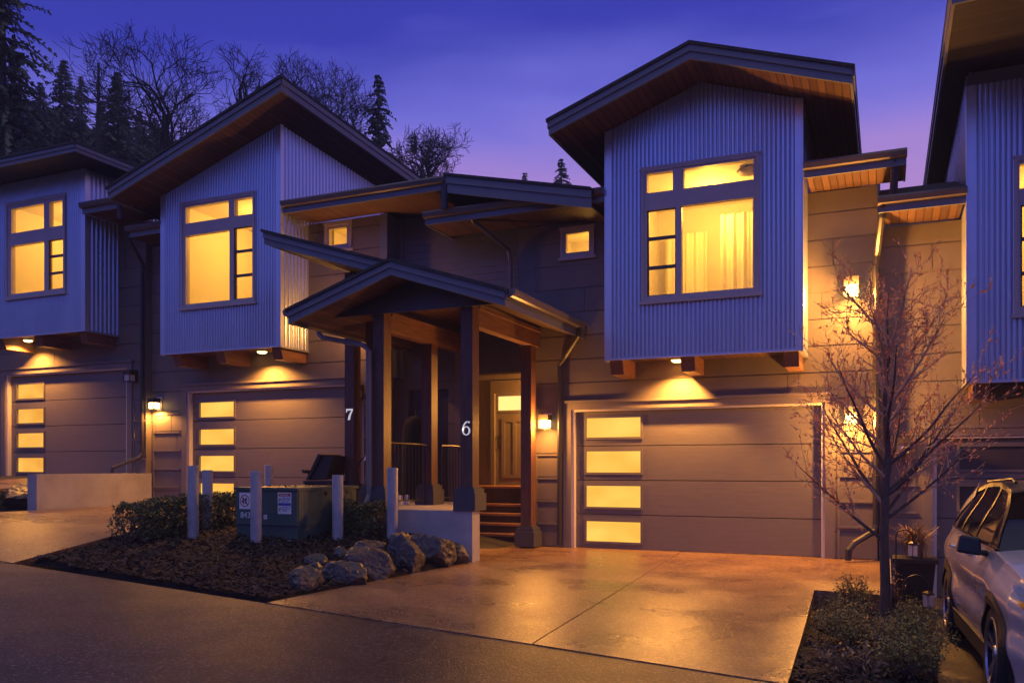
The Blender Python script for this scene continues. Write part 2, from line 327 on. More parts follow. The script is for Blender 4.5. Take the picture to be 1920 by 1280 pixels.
# unit 6 drive is poured in two halves with a sawn joint between
d6 = dz(0.0)
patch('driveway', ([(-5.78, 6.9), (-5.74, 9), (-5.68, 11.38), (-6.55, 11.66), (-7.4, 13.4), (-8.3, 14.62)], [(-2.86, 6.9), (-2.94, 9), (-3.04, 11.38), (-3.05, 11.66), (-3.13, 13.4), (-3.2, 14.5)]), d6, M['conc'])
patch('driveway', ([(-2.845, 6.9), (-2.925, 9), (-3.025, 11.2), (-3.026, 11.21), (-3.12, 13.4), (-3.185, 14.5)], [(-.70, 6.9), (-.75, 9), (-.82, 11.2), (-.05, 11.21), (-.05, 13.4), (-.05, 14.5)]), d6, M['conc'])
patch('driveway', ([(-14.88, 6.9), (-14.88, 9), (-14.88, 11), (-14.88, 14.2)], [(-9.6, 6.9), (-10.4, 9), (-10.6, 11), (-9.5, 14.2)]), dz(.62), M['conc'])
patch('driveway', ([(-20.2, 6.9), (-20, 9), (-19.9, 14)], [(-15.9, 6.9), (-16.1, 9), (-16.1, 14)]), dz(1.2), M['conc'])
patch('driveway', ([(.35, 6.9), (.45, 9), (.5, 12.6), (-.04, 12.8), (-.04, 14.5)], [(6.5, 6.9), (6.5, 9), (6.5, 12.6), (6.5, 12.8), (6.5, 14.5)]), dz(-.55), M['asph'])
def bedz(x, y):
    t = min(1, max(0, (y-7.2)/4)); e = min(1, max(0, (-5.7-x)/.9))
    return zs(x)+.02+.26*t*t*e*(.4+.6*min(1, max(0, (x+10.4)/2)))+.03*noise.noise(Vector((x*2, y*2, 0)))
bx = MB()
def bed(name, lft, rgt, zf, n=80, m=100):
    b = MB()
    def at(pl, t):
        t *= len(pl)-1; i = min(int(t), len(pl)-2); return lerp(pl[i][0], pl[i+1][0], t-i), lerp(pl[i][1], pl[i+1][1], t-i)
    for j in range(m+1):
        a, c = at(lft, j/m), at(rgt, j/m)
        for i in range(n+1):
            x, y = lerp(a[0], c[0], i/n), lerp(a[1], c[1], i/n); ed = min(i, n-i, j, m-j)
            b.v.append((x, y, zf(x, y)+(-.06 if ed == 0 else .03*noise.noise(Vector((x*9, y*9, 3)))+.02*noise.noise(Vector((x*23, y*23, 8))))))
    for j in range(m):
        for i in range(n): a = j*(n+1)+i; b.f.append((a, a+1, a+n+2, a+n+1))
    struct(b.build(name, M['mulch'], smooth=True))
    ch = MB()
    for q in range(13000):
        u, v = random.random(), random.random(); a, c = at(lft, v), at(rgt, v); x, y = lerp(a[0], c[0], u), lerp(a[1], c[1], u); z = zf(x, y)+.022+random.random()*.012
        an = random.random()*6.28; l_, w_ = random.uniform(.012, .055), random.uniform(.005, .014); dx, dy = math.cos(an), math.sin(an); t = random.uniform(-.5, .5)*l_
        ch.quad((x-dx*l_-dy*w_, y-dy*l_+dx*w_, z-t), (x-dx*l_+dy*w_, y-dy*l_-dx*w_, z-t), (x+dx*l_+dy*w_, y+dy*l_-dx*w_, z+t), (x+dx*l_-dy*w_, y+dy*l_+dx*w_, z+t+.004))
    o = ch.build('mulch_chips', M['chip']); return o
o = bed('mulch_bed', [(-9.6, 7.15), (-10.38, 9), (-10.58, 11), (-10.3, 12.4)], [(-5.8, 6.98), (-5.76, 9), (-5.7, 11.37), (-6.9, 11.45)], bedz)
tag(o, 'dark bark chips covering the bed round the green transformer', 'mulch', kind='stuff')
def bed5(x, y): return lerp(zs(x)+.01, -.42, min(1, max(0, (y-7)/6.5)))+.05*noise.noise(Vector((x*3, y*3, 5)))
o = bed('mulch_bed', [(-.68, 6.92), (-.73, 9), (-.80, 11.18), (-.03, 11.22), (-.03, 12.75)], [(.33, 6.92), (.43, 9), (.47, 11), (.49, 12.4), (.3, 12.79)], bed5, 34, 110)
tag(o, 'dark bark chips under the small tree beside the car', 'mulch', kind='stuff')
# hillside behind the row
def hz(x, y):
    yy = min(y, 75); t = max(0, min(1, (-x-10+(yy-30)*.2)/60)); return gz(x, min(y, 30))+t*t*24+max(0, yy-34)*.10*(1 if x < 10 else .4)-max(0, y-78)*.35
grid(fr(-120, 60, 42), fr(30, 130, 22), hz, 'hill', M['hill'])
# ---------------------------------------------------------------- townhouse parts
def roof_plane(par, a, b, zf, y0, y1, th=.26, left=False, right=False, front=True, sof='soffx', names=('roof', 'fascia', 'soffit')):
    """one roof slope: zf(x, y) is its top; shingles, two-tier fascia on the open edges, boarded soffit"""
    def hx(x0, x1, ya, yb, t0, t1):
        c = [(x0, ya), (x1, ya), (x1, yb), (x0, yb)]
        return [(x, y, zf(x, y)-t1) for x, y in c], [(x, y, zf(x, y)-t0) for x, y in c]
    r = MB(); r.hexa(*hx(a-(.03 if left else 0), b+(.03 if right else 0), y0-(.05 if front else 0), y1, 0, .05)); rr = r.build(names[0], M['shingle'], par)
    f = MB()
    if front:
        f.hexa(*hx(a, b, y0, y0+.035, .052, th)); f.hexa(*hx(a, b, y0-.025, y0-.002, .052, .052+th*.36))
    for on, x0, x1, x2 in ((left, a, a+.035, a-.022), (right, b-.035, b, b+.022)):
        if on:
            f.hexa(*hx(x0, x1, y0+.037, y1, .052, th))
            q = (x2, x0-.002) if x2 < x0 else (x1+.002, x2); f.hexa(*hx(q[0], q[1], y0, y1, .052, .052+th*.36))
    if f.f: f.build(names[1], M['fascia'], par)
    s = MB(); s.hexa(*hx(a+(.04 if left else 0), b-(.04 if right else 0), y0+(.04 if front else 0), y1, th-.05, th-.02)); s.build(names[2], M[sof], par)
    return rr
def low_eave(par, x0, x1, ye, zt, yw, capl=True, capr=True, back=17.5, sl=.33):
    """gutter, sloping roof and boarded soffit of a low eave; the soffit is level back to the wall"""
    r = MB(); r.hexa([(x0, ye, zt-.03), (x1, ye, zt-.03), (x1, back, zt-.03+sl*(back-ye)), (x0, back, zt-.03+sl*(back-ye))], [(x0, ye, zt+.01), (x1, ye, zt+.01), (x1, back, zt+.01+sl*(back-ye)), (x0, back, zt+.01+sl*(back-ye))]); r.build('low_roof', M['shingle'], par)
    g = MB(); pr = [(-.03, -.02), (-.115, -.02), (-.125, -.05), (-.10, -.12), (-.03, -.14)]
    v = [(x, ye+.03+py, zt+pz) for x in (x0-.01, x1+.01) for py, pz in pr]; n = len(pr)
    g.add(v, [tuple(range(n)), tuple(range(2*n-1, n-1, -1))]+[(i, i+n, (i+1) % n+n, (i+1) % n) for i in range(n)]); g.build('gutter', M['gutter'], par)
    f = MB(); f.box(x0, x1, ye+.003, ye+.04, zt-.24, zt-.035)
    if capl: f.box(x0, x0+.03, ye+.042, yw+.4, zt-.24, zt-.04)
    if capr: f.box(x1-.03, x1, ye+.042, yw-.004, zt-.24, zt-.04)
    f.build('fascia', M['fascia'], par)
    s = MB(); s.box(x0+.032, x1-.032, ye+.042, yw-.002, zt-.225, zt-.205); s.build('soffit', M['soffx'], par)
def wall(par, x0, x1, zb, zt, yw, holes, z_ref, name='wall', rows=.42, depth=.25):
    rj = random.Random(int(abs(x0)*100)); b = MB(); b.slab((x0, x1), (zb, zt), holes, yw+.014, yw+depth)
    zz = [z_ref+rows*k for k in range(-12, 24)]; cuts = [zb]+[z for z in zz if zb+.08 < z < zt-.08]+[zt]
    for a, c in zip(cuts, cuts[1:]):
        a2 = a+(.011 if a > zb else 0); c2 = c-(.011 if c < zt else 0)
        hh = [h for h in holes if h[2] < c2 and h[3] > a2]; jx = rj.uniform(x0+.5, x1-.5) if x1-x0 > 2 else None
        for xa, xb in (((x0, jx-.006), (jx+.006, x1)) if jx else ((x0, x1),)):
            h2 = [h for h in hh if h[0] < xb and h[1] > xa]
            if not any(h[0] <= xa and h[1] >= xb for h in h2 if h[2] <= a2 and h[3] >= c2): b.slab((xa, xb), (a2, c2), h2, yw, yw+.0141)
    return b.build(name, M['wall'], par)
def ledges(par, x0, x1, zb, zs_, yw):
    b = MB()
    for z in zs_: b.box(x0, x1, yw-.022, yw-.001, z-.02, z+.012)
    b.box(x0-.004, x0+.035, yw-.018, yw-.001, zb, zs_[0]-.021)
    for za, zc in zip(zs_[1:], zs_): b.box(x0-.004, x0+.035, yw-.018, yw-.001, zc+.013, za-.021) if za > zc else b.box(x0-.004, x0+.035, yw-.018, yw-.001, za+.013, zc-.021)
    b.build('ledge_trim', M['trim'], par)
def window(par, x0, x1, z0, z1, y, ops, sash=None, proud=.05):
    f = MB(); hol = [o for o in ops]; f.slab((x0, x1), (z0, z1), hol, y-proud, y+.06)
    f.box(x0-.05, x1+.05, y-proud-.03, y-proud-.001, z0-.05, z0-.004); f.box(x0-.03, x1+.03, y-proud-.022, y-proud-.001, z1+.003, z1+.04)
    # raised outer trim ring
    f.slab((x0-.012, x1+.012), (z0-.003, z1+.002), [(x0+.035, x1-.035, z0+.04, z1-.035)], y-proud-.018, y-proud-.001)
    fo = f.build('window', M['frame'], par)
    for o in ops:
        p = MB(); p.quad((o[0]-.01, y+.01, o[2]-.01), (o[1]+.01, y+.01, o[2]-.01), (o[1]+.01, y+.01, o[3]+.01), (o[0]-.01, y+.01, o[3]+.01)); p.build('pane', M['glass'], fo)
    if sash:
        a, b, c, d, n = sash; s = MB(); h = (d-c-.05-.055*(n-1))/n
        s.slab((a, b), (c, d), [(a+.035, b-.03, c+.025+k*(h+.055), c+.025+k*(h+.055)+h) for k in range(n)], y-.022, y+.006); s.build('sash', M['sash'], fo)
    return fo
def room(par, x0, x1, y0, y1, z0, z1, power, cur=(), half=None, lampx=.5, ceil_lamp=False, ly=.6):
    b = MB(); e = .06
    b.box(x0-e, x1+e, y1, y1+e, z0, z1); b.box(x0-e, x1+e, y0, y1+e, z0-e, z0-.001); b.box(x0-e, x1+e, y0, y1+e, z1+.001, z1+e); b.box(x0-e, x0, y0, y1-.001, z0, z1); b.box(x1, x1+e, y0, y1-.001, z0, z1)
    if half: b.box(x0+.02, x1-.02, y1-.5, y1-.01, z0+.001, half)
    b.build('room', M['iwall'], par)
    for (a, c, yy, za, zb) in cur:
        k = MB(); n = 60; o = 0
        for i in range(n+1):
            x = a+(c-a)*i/n; d = .035*math.sin(x*33)+.02*math.sin(x*71+1); k.v += [(x, yy+d, za), (x, yy+d*.6, zb)]
        for i in range(n): k.f.append((2*i, 2*i+2, 2*i+3, 2*i+1))
        k.build('curtain', M['curtain'], par, smooth=True)
    if ceil_lamp:
        cx, cy = ceil_lamp; k = MB(); k.lathe([(.02, z1-.005), (.16, z1-.02), (.19, z1-.06), (.15, z1-.10), (.05, z1-.125)], cx, cy); k.build('ceiling_lamp', M['trim'], par, smooth=True)
    lamp('POINT', 'room_light', (lerp(x0, x1, lampx), lerp(y0, y1, ly), z1-.45), power*1.4, par, (1, .49, .07), .18)
def bay(par, x0, x1, yf, yw, zb, ztop, zside, wx0, wx1, wz0, wz1, back=19, seam=None):
    """corrugated metal bay: front with a window opening, side sheets, flat corner flashing"""
    f = MB(); c = .10
    f.corr(x0+c, wx0, zb+.04, ztop, yf-.012); f.corr(wx1, x1-c, zb+.04, ztop, yf-.012)
    f.corr(wx0, wx1, zb+.04, wz0, yf-.012); f.corr(wx0, wx1, wz1, ztop, yf-.012)
    f.slab((x0+.012, x1-.012), (zb+.03, ztop(x0+.02)-.03 if ztop(x0) < ztop(x1) else ztop(x1-.02)-.03), [(wx0+.02, wx1-.02, wz0+.02, wz1-.02)], yf+.008, yf+.07)
    rv = f
    for z in ([seam] if seam else [])+[zb+.12]:
        x = x0+.17
        while x < x1-.12:
            if not (wx0-.03 < x < wx1+.03 and wz0-.05 < z < wz1+.05): rv.add(*(lambda q: ([(q, yf-.034, z-.012), (q+.01, yf-.032, z), (q, yf-.034, z+.012), (q-.01, yf-.032, z)], [(0, 1, 2, 3)]))(x))
            x += .136
    if seam:
        for a, b_ in ((x0+c, wx0-.03), (wx1+.03, x1-c)): rv.box(a, b_, yf-.0265, yf-.0245, seam-.045, seam-.038)
    f.build('bay_front', M['metal'], par)
    t = MB()
    for xa, xb in ((x0, x0+c), (x1-c, x1)):
        t.hexa([(xa, yf-.03, zb), (xb, yf-.03, zb), (xb, yf+.006, zb), (xa, yf+.006, zb)], [(xa, yf-.03, ztop(xa)), (xb, yf-.03, ztop(xb)), (xb, yf+.006, ztop(xb)), (xa, yf+.006, ztop(xa))])
    for xa, xb, xs in ((x0-.022, x0-.002, x0), (x1+.002, x1+.022, x1)):
        t.hexa([(xa, yf-.03, zb), (xb, yf-.03, zb), (xb, yf+.075, zb), (xa, yf+.075, zb)], [(xa, yf-.03, ztop(xs)), (xb, yf-.03, ztop(xs)), (xb, yf+.075, ztop(xs)), (xa, yf+.075, ztop(xs))])
    t.box(x0+c+.002, x1-c-.002, yf-.028, yf+.002, zb, zb+.038)
    t.build('corner_flashing', M['flash'], par)
    for s, xs in ((-1, x0), (1, x1)):
        b = MB(); zt = lambda y: zside(xs, y)
        b.corr(yf+.06, back, zb+.03, zt, xs+s*.002, axis='y', per=.11, amp=.016, face=s)
        b.hexa([(xs-s*.012, yf+.01, zb), (xs-s*.012, back, zb), (xs-s*.05, back, zb), (xs-s*.05, yf+.01, zb)], [(xs-s*.012, yf+.01, zt(yf)), (xs-s*.012, back, zt(back)), (xs-s*.05, back, zt(back)), (xs-s*.05, yf+.01, zt(yf))])
        b.box(min(xs-s*.03, xs+s*.02), max(xs-s*.03, xs+s*.02), yf+.007, yw, zb-.01, zb+.028); b.build('bay_side', M['metal'], par)
    u = MB(); u.box(x0+.055, x1-.055, yf+.075, yw-.002, zb+.05, zb+.09); u.build('bay_soffit', M['soffx'], par)
def corbels(par, xs, yf, yw, zb, w=.22, h=.22):
    for x in xs:
        b = MB(); y0 = yf+.04
        b.hexa([(x-w/2, y0+.10, zb-h), (x+w/2, y0+.10, zb-h), (x+w/2, yw-.003, zb-h), (x-w/2, yw-.003, zb-h)], [(x-w/2, y0, zb+.047), (x+w/2, y0, zb+.047), (x+w/2, yw-.003, zb+.047), (x-w/2, yw-.003, zb+.047)]); b.build('corbel_beam', M['beam'], par)
def garage(par, x0, x1, z0, yw, panes, bright=True, h=2.42, dark=False, inset=.10):
    t = MB(); t.slab((x0-.20, x1+.20), (z0, z0+h+.15), [(x0-.055, x1+.055, z0-1, z0+h+.035)], yw-.03, yw-.002)
    t.box(x0-.24, x1+.24, yw-.06, yw-.002, z0+h+.153, z0+h+.20); t.build('door_trim', M['trim'], par)
    s = MB()
    for xa, xb in ((x0-.055, x0-.002), (x1+.002, x1+.055)): s.box(xa, xb, yw+.0, yw+inset+.03, z0, z0+h)
    s.box(x0-.055, x1+.055, yw+.0, yw+inset+.03, z0+h+.002, z0+h+.035); s.build('door_seal', M['seal'], par)
    d = MB(); hh = h/4; hol = [(p[0], p[1], p[2], p[3]) for p in panes]
    for k in range(4):
        a, c = z0+.005+k*hh, z0+(k+1)*hh-.008
        d.slab((x0, x1), (a, c), [q for q in hol if q[2] < c and q[3] > a], yw+inset, yw+inset+.045)
    d.box(x0, x1, yw+inset+.02, yw+inset+.06, z0+.005, z0+.006)
    do = d.build('garage_door', M['door'], par)
    bk = MB(); bk.slab((x0-.05, x1+.05), (z0+.004, z0+h), [(p[0]-.01, p[1]+.01, p[2]-.01, p[3]+.01) for p in panes], yw+inset+.05, yw+inset+.08); bk.build('door_backing', M['groove'], do)
    for p in panes:
        r = MB(); r.slab((p[0]-.035, p[1]+.035), (p[2]-.035, p[3]+.035), [(p[0]+.004, p[1]-.004, p[2]+.004, p[3]-.004)], yw+inset-.022, yw+inset-.001); r.build('pane_trim', M['door'], do)
        q = MB(); q.quad((p[0]-.005, yw+inset+.03, p[2]-.005), (p[1]+.005, yw+inset+.03, p[2]-.005), (p[1]+.005, yw+inset+.03, p[3]+.005), (p[0]-.005, yw+inset+.03, p[3]+.005)); q.build('pane', M['sash'] if dark else M['pane_b' if bright else 'pane_a'], do)
    return do
def pipe(par, pts, name='downspout', r=.042, m='pipe'):
    b = MB(); b.tube(pts, r, 8); return b.build(name, M[m], par, smooth=False)
def body(par, x0, x1, yw, zb, zt, back=21):
    b = MB(); b.box(x0, x0+.2, yw+.252, back-.2, zb, zt); b.box(x1-.2, x1, yw+.252, back-.2, zb, zt); b.box(x0, x1, back-.199, back, zb, zt+2.2); b.build('party_wall', M['wall'], par)

# ---- the second house from the left edge
H8 = thing('townhouse', 'townhouse cut off by the left edge, flat-edged dark eave over its blue metal bay', 'house', (-17.5, 13.85, 1.2), group='townhouses in the row')
b8 = (-18.83, -15.77); u8 = lambda x, y=0: 7.86
wall(H8, -20.6, -14.93, .6, 6.9, 13.85, [(-19.51, -15.47, 0, 3.66), (b8[0], b8[1], 4.4, 9)], 3.76)
body(H8, -20.6, -14.93, 13.85, .6, 6.9)
bay(H8, *b8, 13.0, 13.85, 4.36, lambda x: u8(x), lambda x, y: u8(x), -18.22, -16.34, 5.25, 7.36, seam=None)
window(H8, -18.22, -16.34, 5.25, 7.36, 13.0, [(-18.06, -17.0, 6.70, 7.25), (-16.83, -16.42, 6.70, 7.25), (-18.07, -16.99, 5.33, 6.42), (-16.87, -16.4, 5.33, 6.42)], (-16.88, -16.39, 5.32, 6.43, 3))
room(H8, b8[0]+.12, b8[1]-.12, 13.09, 15.6, 4.55, 7.5, 62, [(-18.5, -17.6, 15.3, 4.6, 7.2)], None)
roof_plane(H8, -20.8, -15.1, lambda x, y: 8.06, 12.2, 19, .2, right=True, sof='soffd')
low_eave(H8, -15.75, -14.33, 12.9, 7.09, 13.85, capl=False)
corbels(H8, (-18.6, -17.35, -15.95), 13.0, 13.85, 4.36)
garage(H8, -19.45, -15.53, 1.2, 13.85, [(-19.24, -18.30, a, c) for a, c in ((3.08, 3.42), (2.49, 2.83), (1.91, 2.25), (1.32, 1.66))], False)
ledges(H8, -15.30, -14.97, 1.2, [1.62, 2.04, 2.46, 2.88], 13.85)
pipe(H8, [(-14.62, 12.86, 7.0), (-14.6, 12.88, 6.6)], r=.06)
pipe(H8, [(-14.74, 13.2, 6.42), (-14.75, 13.25, 6.25), (-14.95, 13.78, 5.9), (-14.98, 13.79, 5.6), (-14.98, 13.79, 1.75), (-15.0, 13.74, 1.65), (-15.3, 13.3, 1.42), (-15.32, 13.26, 1.2)])

# ---- the house left of the porch
H7 = thing('townhouse', 'townhouse with a one-way roof rising to a sharp peak, left of the timber porch', 'house', (-11.8, 14, .62), group='townhouses in the row')
b7 = (-13.72, -10.67); t7 = lambda x, y: 7.1+.329*(x+14.4)-.054*(y-12.4); u7 = lambda x, y: t7(x, y)-.26
wall(H7, -14.92, -8.9, .3, 6.32, 14.0, [(-13.88, -9.6, 0, 3.08), (b7[0], b7[1], 3.8, 9), (-10.22, -9.64, 5.76, 6.24)], 2.65+.44, rows=.435)
body(H7, -14.92, -8.9, 14.0, .3, 6.3)
bay(H7, *b7, 13.15, 14.0, 3.75, lambda x: u7(x, 13.1), u7, -13.14, -11.27, 4.67, 6.78, seam=6.3)
window(H7, -13.14, -11.27, 4.67, 6.78, 13.15, [(-13.03, -11.91, 6.38, 6.71), (-11.77, -11.31, 6.38, 6.71), (-13.03, -11.89, 4.74, 6.13), (-11.79, -11.32, 4.74, 6.15)], (-11.80, -11.31, 4.73, 6.16, 3))
room(H7, b7[0]+.12, b7[1]-.12, 13.24, 16.2, 4.0, 6.95, 66, [(-13.4, -10.9, 15.9, 4.1, 5.9), (-11.6, -11.0, 13.6, 4.1, 6.0)], None, ly=.5)
roof_plane(H7, -14.4, -10.05, t7, 12.4, 18.6, .26, left=True, right=True)
low_eave(H7, -10.65, -7.1, 13.2, 6.57, 14.0, capl=False, back=14.6, sl=.08)
low_eave(H7, -14.74, -13.74, 13.2, 6.55, 14.0, capr=False, back=15)
# short raking roof that falls to the right behind the next eave
roof_plane(H7, -7.1, -4.4, lambda x, y: 6.60-.225*(x+7.1)+.02*(y-13), 13.18, 17.2, .34)
g = MB(); g.prism([(-7.0, 5.9), (-4.5, 5.9), (-4.5, 6.0-.3), (-4.5, 5.75), (-4.5, 5.71), (-7.0, 6.25)][:2]+[(-4.5, 5.92), (-7.0, 6.24)], 14.3, 14.42); g.build('rake_siding', M['lap'], H7)
sx = MB(); sx.box(-8.895, -7.135, 14.0, 14.455, 6.345, 6.365); sx.build('soffit', M['soffx'], H7)
pipe(H7, [(-7.12, 13.2, 6.42), (-7.12, 13.2, 5.98)], r=.07)
corbels(H7, (-13.4, -12.25, -10.83), 13.15, 14.0, 3.75)
garage(H7, -13.82, -9.66, .62, 14.0, [(-13.62, -12.66, a, c) for a, c in ((2.51, 2.83), (1.92, 2.25), (1.35, 1.68), (.76, 1.09))], True)
ledges(H7, -14.86, -14.08, .62, [1.0, 1.4, 1.8, 2.2, 2.6], 14.0)
ledges(H7, -9.36, -8.95, .78, [1.2, 1.62, 2.04, 2.46, 2.88], 14.0)
window(H7, -10.24, -9.62, 5.74, 6.26, 14.0, [(-10.14, -9.72, 5.84, 6.16)], None, .03)
room(H7, -10.4, -9.3, 14.1, 15.0, 5.6, 6.28, 9, [], None, lampx=.72, ly=.45)
# recessed lap-sided wall above the porch, and the block under it with the dark door
lp = MB(); z = 3.2
while z < 6.35:
    lp.add([(-8.9, 14.44, z), (-6.18, 14.44, z), (-6.18, 14.455, z+.135), (-8.9, 14.455, z+.135), (-8.9, 14.46, z), (-6.18, 14.46, z)], [(0, 1, 2, 3), (4, 5, 1, 0)]); z += .135
lp.box(-8.9, -5.9, 14.46, 14.6, 3.66, 6.64); lp.build('lap_siding', M['lap'], H7)
cb = MB(); cb.box(-8.96, -8.80, 13.985, 14.43, 3.2, 6.33); cb.box(-8.795, -8.70, 14.41, 14.437, 3.2, 6.33); cb.build('corner_board', M['fascia'], H7)
wall(H7, -8.9, -7.45, .5, 3.66, 14.46, [(-8.62, -7.72, .78, 2.95)], 3.1, name='entry_wall')
ct = MB(); ct.box(-7.56, -7.44, 14.43, 14.458, .0, 3.6); ct.box(-7.435, -7.41, 14.43, 14.7, 0, 3.6); ct.build('corner_board', M['trim'], H7)
dd = MB(); dd.slab((-8.62, -7.72), (.78, 2.95), [], 14.56, 14.6); do = dd.build('entry_door', M['sash'], H7)
hd = MB(); hd.tube([(-7.82, 14.55, 1.7), (-7.82, 14.5, 1.72), (-7.82, 14.5, 1.9), (-7.82, 14.55, 1.92)], .012, 6); hd.build('door_handle', M['iron'], do)

# ---- the house right of the porch
H6 = thing('townhouse', 'townhouse with a symmetric gable over its blue metal bay, right of the timber porch', 'house', (-3, 14.3, 0), group='townhouses in the row')
b6 = (-4.23, -1.16); t6 = lambda x, y: 7.76-.347*abs(x+2.67); u6 = lambda x, y: t6(x, y)-.26
wall(H6, -5.85, -.12, -.3, 5.8, 14.3, [(-5.15, -.88, -1, 2.46), (b6[0], b6[1], 3.25, 9), (-5.31, -4.74, 5.2, 5.66)], 2.94)
wl = MB(); wl.box(-6.18, -5.852, 14.302, 14.55, 3.66, 5.8); wl.build('wall_return', M['wall'], H6)
body(H6, -5.85, -.12, 14.3, -.3, 5.8)
bay(H6, *b6, 13.45, 14.3, 3.19, lambda x: u6(x, 0), u6, -3.61, -1.78, 4.11, 6.23, seam=6.29)
window(H6, -3.61, -1.78, 4.11, 6.23, 13.45, [(-3.53, -3.11, 5.85, 6.16), (-2.94, -1.86, 5.85, 6.16), (-3.53, -3.06, 4.19, 5.57), (-2.97, -1.86, 4.19, 5.58)], (-3.54, -3.05, 4.18, 5.58, 3))
room(H6, b6[0]+.12, b6[1]-.12, 13.54, 16.4, 3.45, 6.42, 70, [(-2.75, -2.05, 15.6, 3.5, 6.0), (-3.9, -3.1, 16.2, 3.5, 5.9), (-1.95, -1.4, 13.95, 3.5, 6.0)], None, ceil_lamp=(-2.1, 14.5), lampx=.45, ly=.55)
roof_plane(H6, -4.92, -2.67, t6, 12.6, 19.6, .26, left=True)
roof_plane(H6, -2.67, -.42, t6, 12.6, 19.6, .26, right=True)
low_eave(H6, -7.63, b6[0]-.03, 13.4, 6.05, 14.3, capr=False, back=14.44, sl=.1)
low_eave(H6, b6[1]+.03, .27, 13.5, 6.04, 14.3, capl=False, back=16)
pipe(H6, [(-6.72, 13.42, 5.93), (-6.7, 13.5, 5.8), (-6.34, 14.2, 5.42), (-6.31, 14.24, 5.25), (-6.31, 14.24, 4.6)], m='gutter')
pipe(H6, [(.12, 13.55, 5.9), (.1, 13.62, 5.42)], r=.055)
corbels(H6, (-4.08, -2.9, -1.32), 13.45, 14.3, 3.19)
garage(H6, -5.09, -.94, 0, 14.3, [(-4.9, -3.9, a, c) for a, c in ((1.96, 2.31), (1.34, 1.72), (.73, 1.11), (.12, .48))], True)
ledges(H6, -5.83, -5.32, 0, [.42, .83, 1.24, 1.66], 14.3)
ledges(H6, -.70, -.2, 0, [.5, .9, 1.3, 1.69, 2.03], 14.3)
window(H6, -5.33, -4.72, 5.18, 5.68, 14.3, [(-5.24, -4.81, 5.26, 5.6)], None, .03)
room(H6, -5.5, -4.5, 14.4, 15.3, 5.0, 5.72, 8, [], None, ly=.5)
# sheltered entry: side and back walls, ceiling, door with a lit transom
ew = MB(); ew.box(-5.84, -5.66, 14.56, 17.0, -.2, 3.66); ew.build('entry_side_wall', M['wall'], H6)
wall(H6, -9.3, -5.66, -.2, 3.66, 16.95, [(-7.88, -6.98, 1.04, 3.28)], 3.56-.42*6, name='entry_back_wall')
ec = MB(); ec.box(-9.3, -5.86, 14.62, 16.94, 3.68, 3.74); ec.build('entry_ceiling', M['soffx'], H6)
el = MB(); el.box(-9.3, -5.86, 16.86, 16.945, 3.36, 3.46); el.build('head_trim', M['trim'], H6)
dt = MB(); dt.slab((-7.97, -6.9), (1.04, 3.33), [(-7.88, -6.98, 0, 3.05), (-7.80, -7.06, 2.72+.38, 3.27)][:1], 16.90, 16.946); dt.build('door_trim', M['trim'], H6)
dd = MB(); dd.slab((-7.88, -6.98), (1.04, 2.62), [], 16.99, 17.04); dd.slab((-7.74, -7.12), (1.2, 2.5), [(-7.66, -7.47, 1.28, 2.42), (-7.39, -7.2, 1.28, 2.42)], 16.972, 16.989); do = dd.build('entry_door', M['trim'], H6)
hd = MB(); hd.tube([(-7.80, 16.98, 1.86), (-7.80, 16.93, 1.88), (-7.80, 16.93, 2.1), (-7.80, 16.98, 2.12)], .016, 6); hd.build('door_handle', M['iron'], do)
tr = MB(); tr.slab((-7.88, -6.98), (2.625, 3.05), [(-7.82, -7.04, 2.68, 2.99)], 16.97, 17.03); to = tr.build('transom', M['trim'], H6)
tp = MB(); tp.quad((-7.83, 17.0, 2.67), (-7.03, 17.0, 2.67), (-7.03, 17.0, 3.0), (-7.83, 17.0, 3.0)); tp.build('pane', M['transom'], to)

# ---- the house at the right edge
H5 = thing('townhouse', 'townhouse cut off by the right edge, dark garage door behind the white car', 'house', (2.6, 14.45, -.55), group='townhouses in the row')
b5 = (1.06, 4.1); u5 = lambda x, y=0: 7.02
wall(H5, -.1, 6.4, -.8, 5.17, 14.45, [(.65, 4.96, -2, 1.91), (b5[0], b5[1], 2.65, 9)], 2.35-.02)
body(H5, -.1, 6.4, 14.45, -.8, 5.15)
bay(H5, *b5, 13.6, 14.45, 2.62, lambda x: u5(x)-.2, lambda x, y: u5(x), 1.64, 3.5, 3.55, 5.70, seam=5.71)
fz = MB(); fz.box(1.07, 4.09, 13.605, 13.64, 6.78, 7.01); fz.build('frieze', M['fascia'], H5)
window(H5, 1.64, 3.5, 3.55, 5.70, 13.6, [(1.69, 2.3, 5.28, 5.62), (2.4, 3.4, 5.28, 5.62), (1.70, 2.3, 3.65, 5.05), (2.4, 3.4, 3.65, 5.05)], (1.69, 2.31, 3.64, 5.06, 3))
room(H5, b5[0]+.12, b5[1]-.12, 13.69, 16.2, 2.9, 5.85, 66, [(1.3, 1.9, 15.8, 3, 5.7)], None)
roof_plane(H5, .73, 5.2, lambda x, y: 7.28+.03*(x-.73), 11.55, 20, .24, left=True, sof='soffd')
low_eave(H5, -.1, b5[0]-.02, 13.6, 5.42, 14.45, capr=False, back=16)
corbels(H5, (1.24, 2.6, 3.95), 13.6, 14.45, 2.62)
garage(H5, .71, 4.9, -.55, 14.45, [(1.02, 2.6, a, c) for a, c in ((1.4, 1.75), (.8, 1.15), (.2, .55), (-.4, -.06))], False, dark=True)
ledges(H5, -.02, .44, -.55, [-.1, .32, .74, 1.16, 1.58], 14.45)
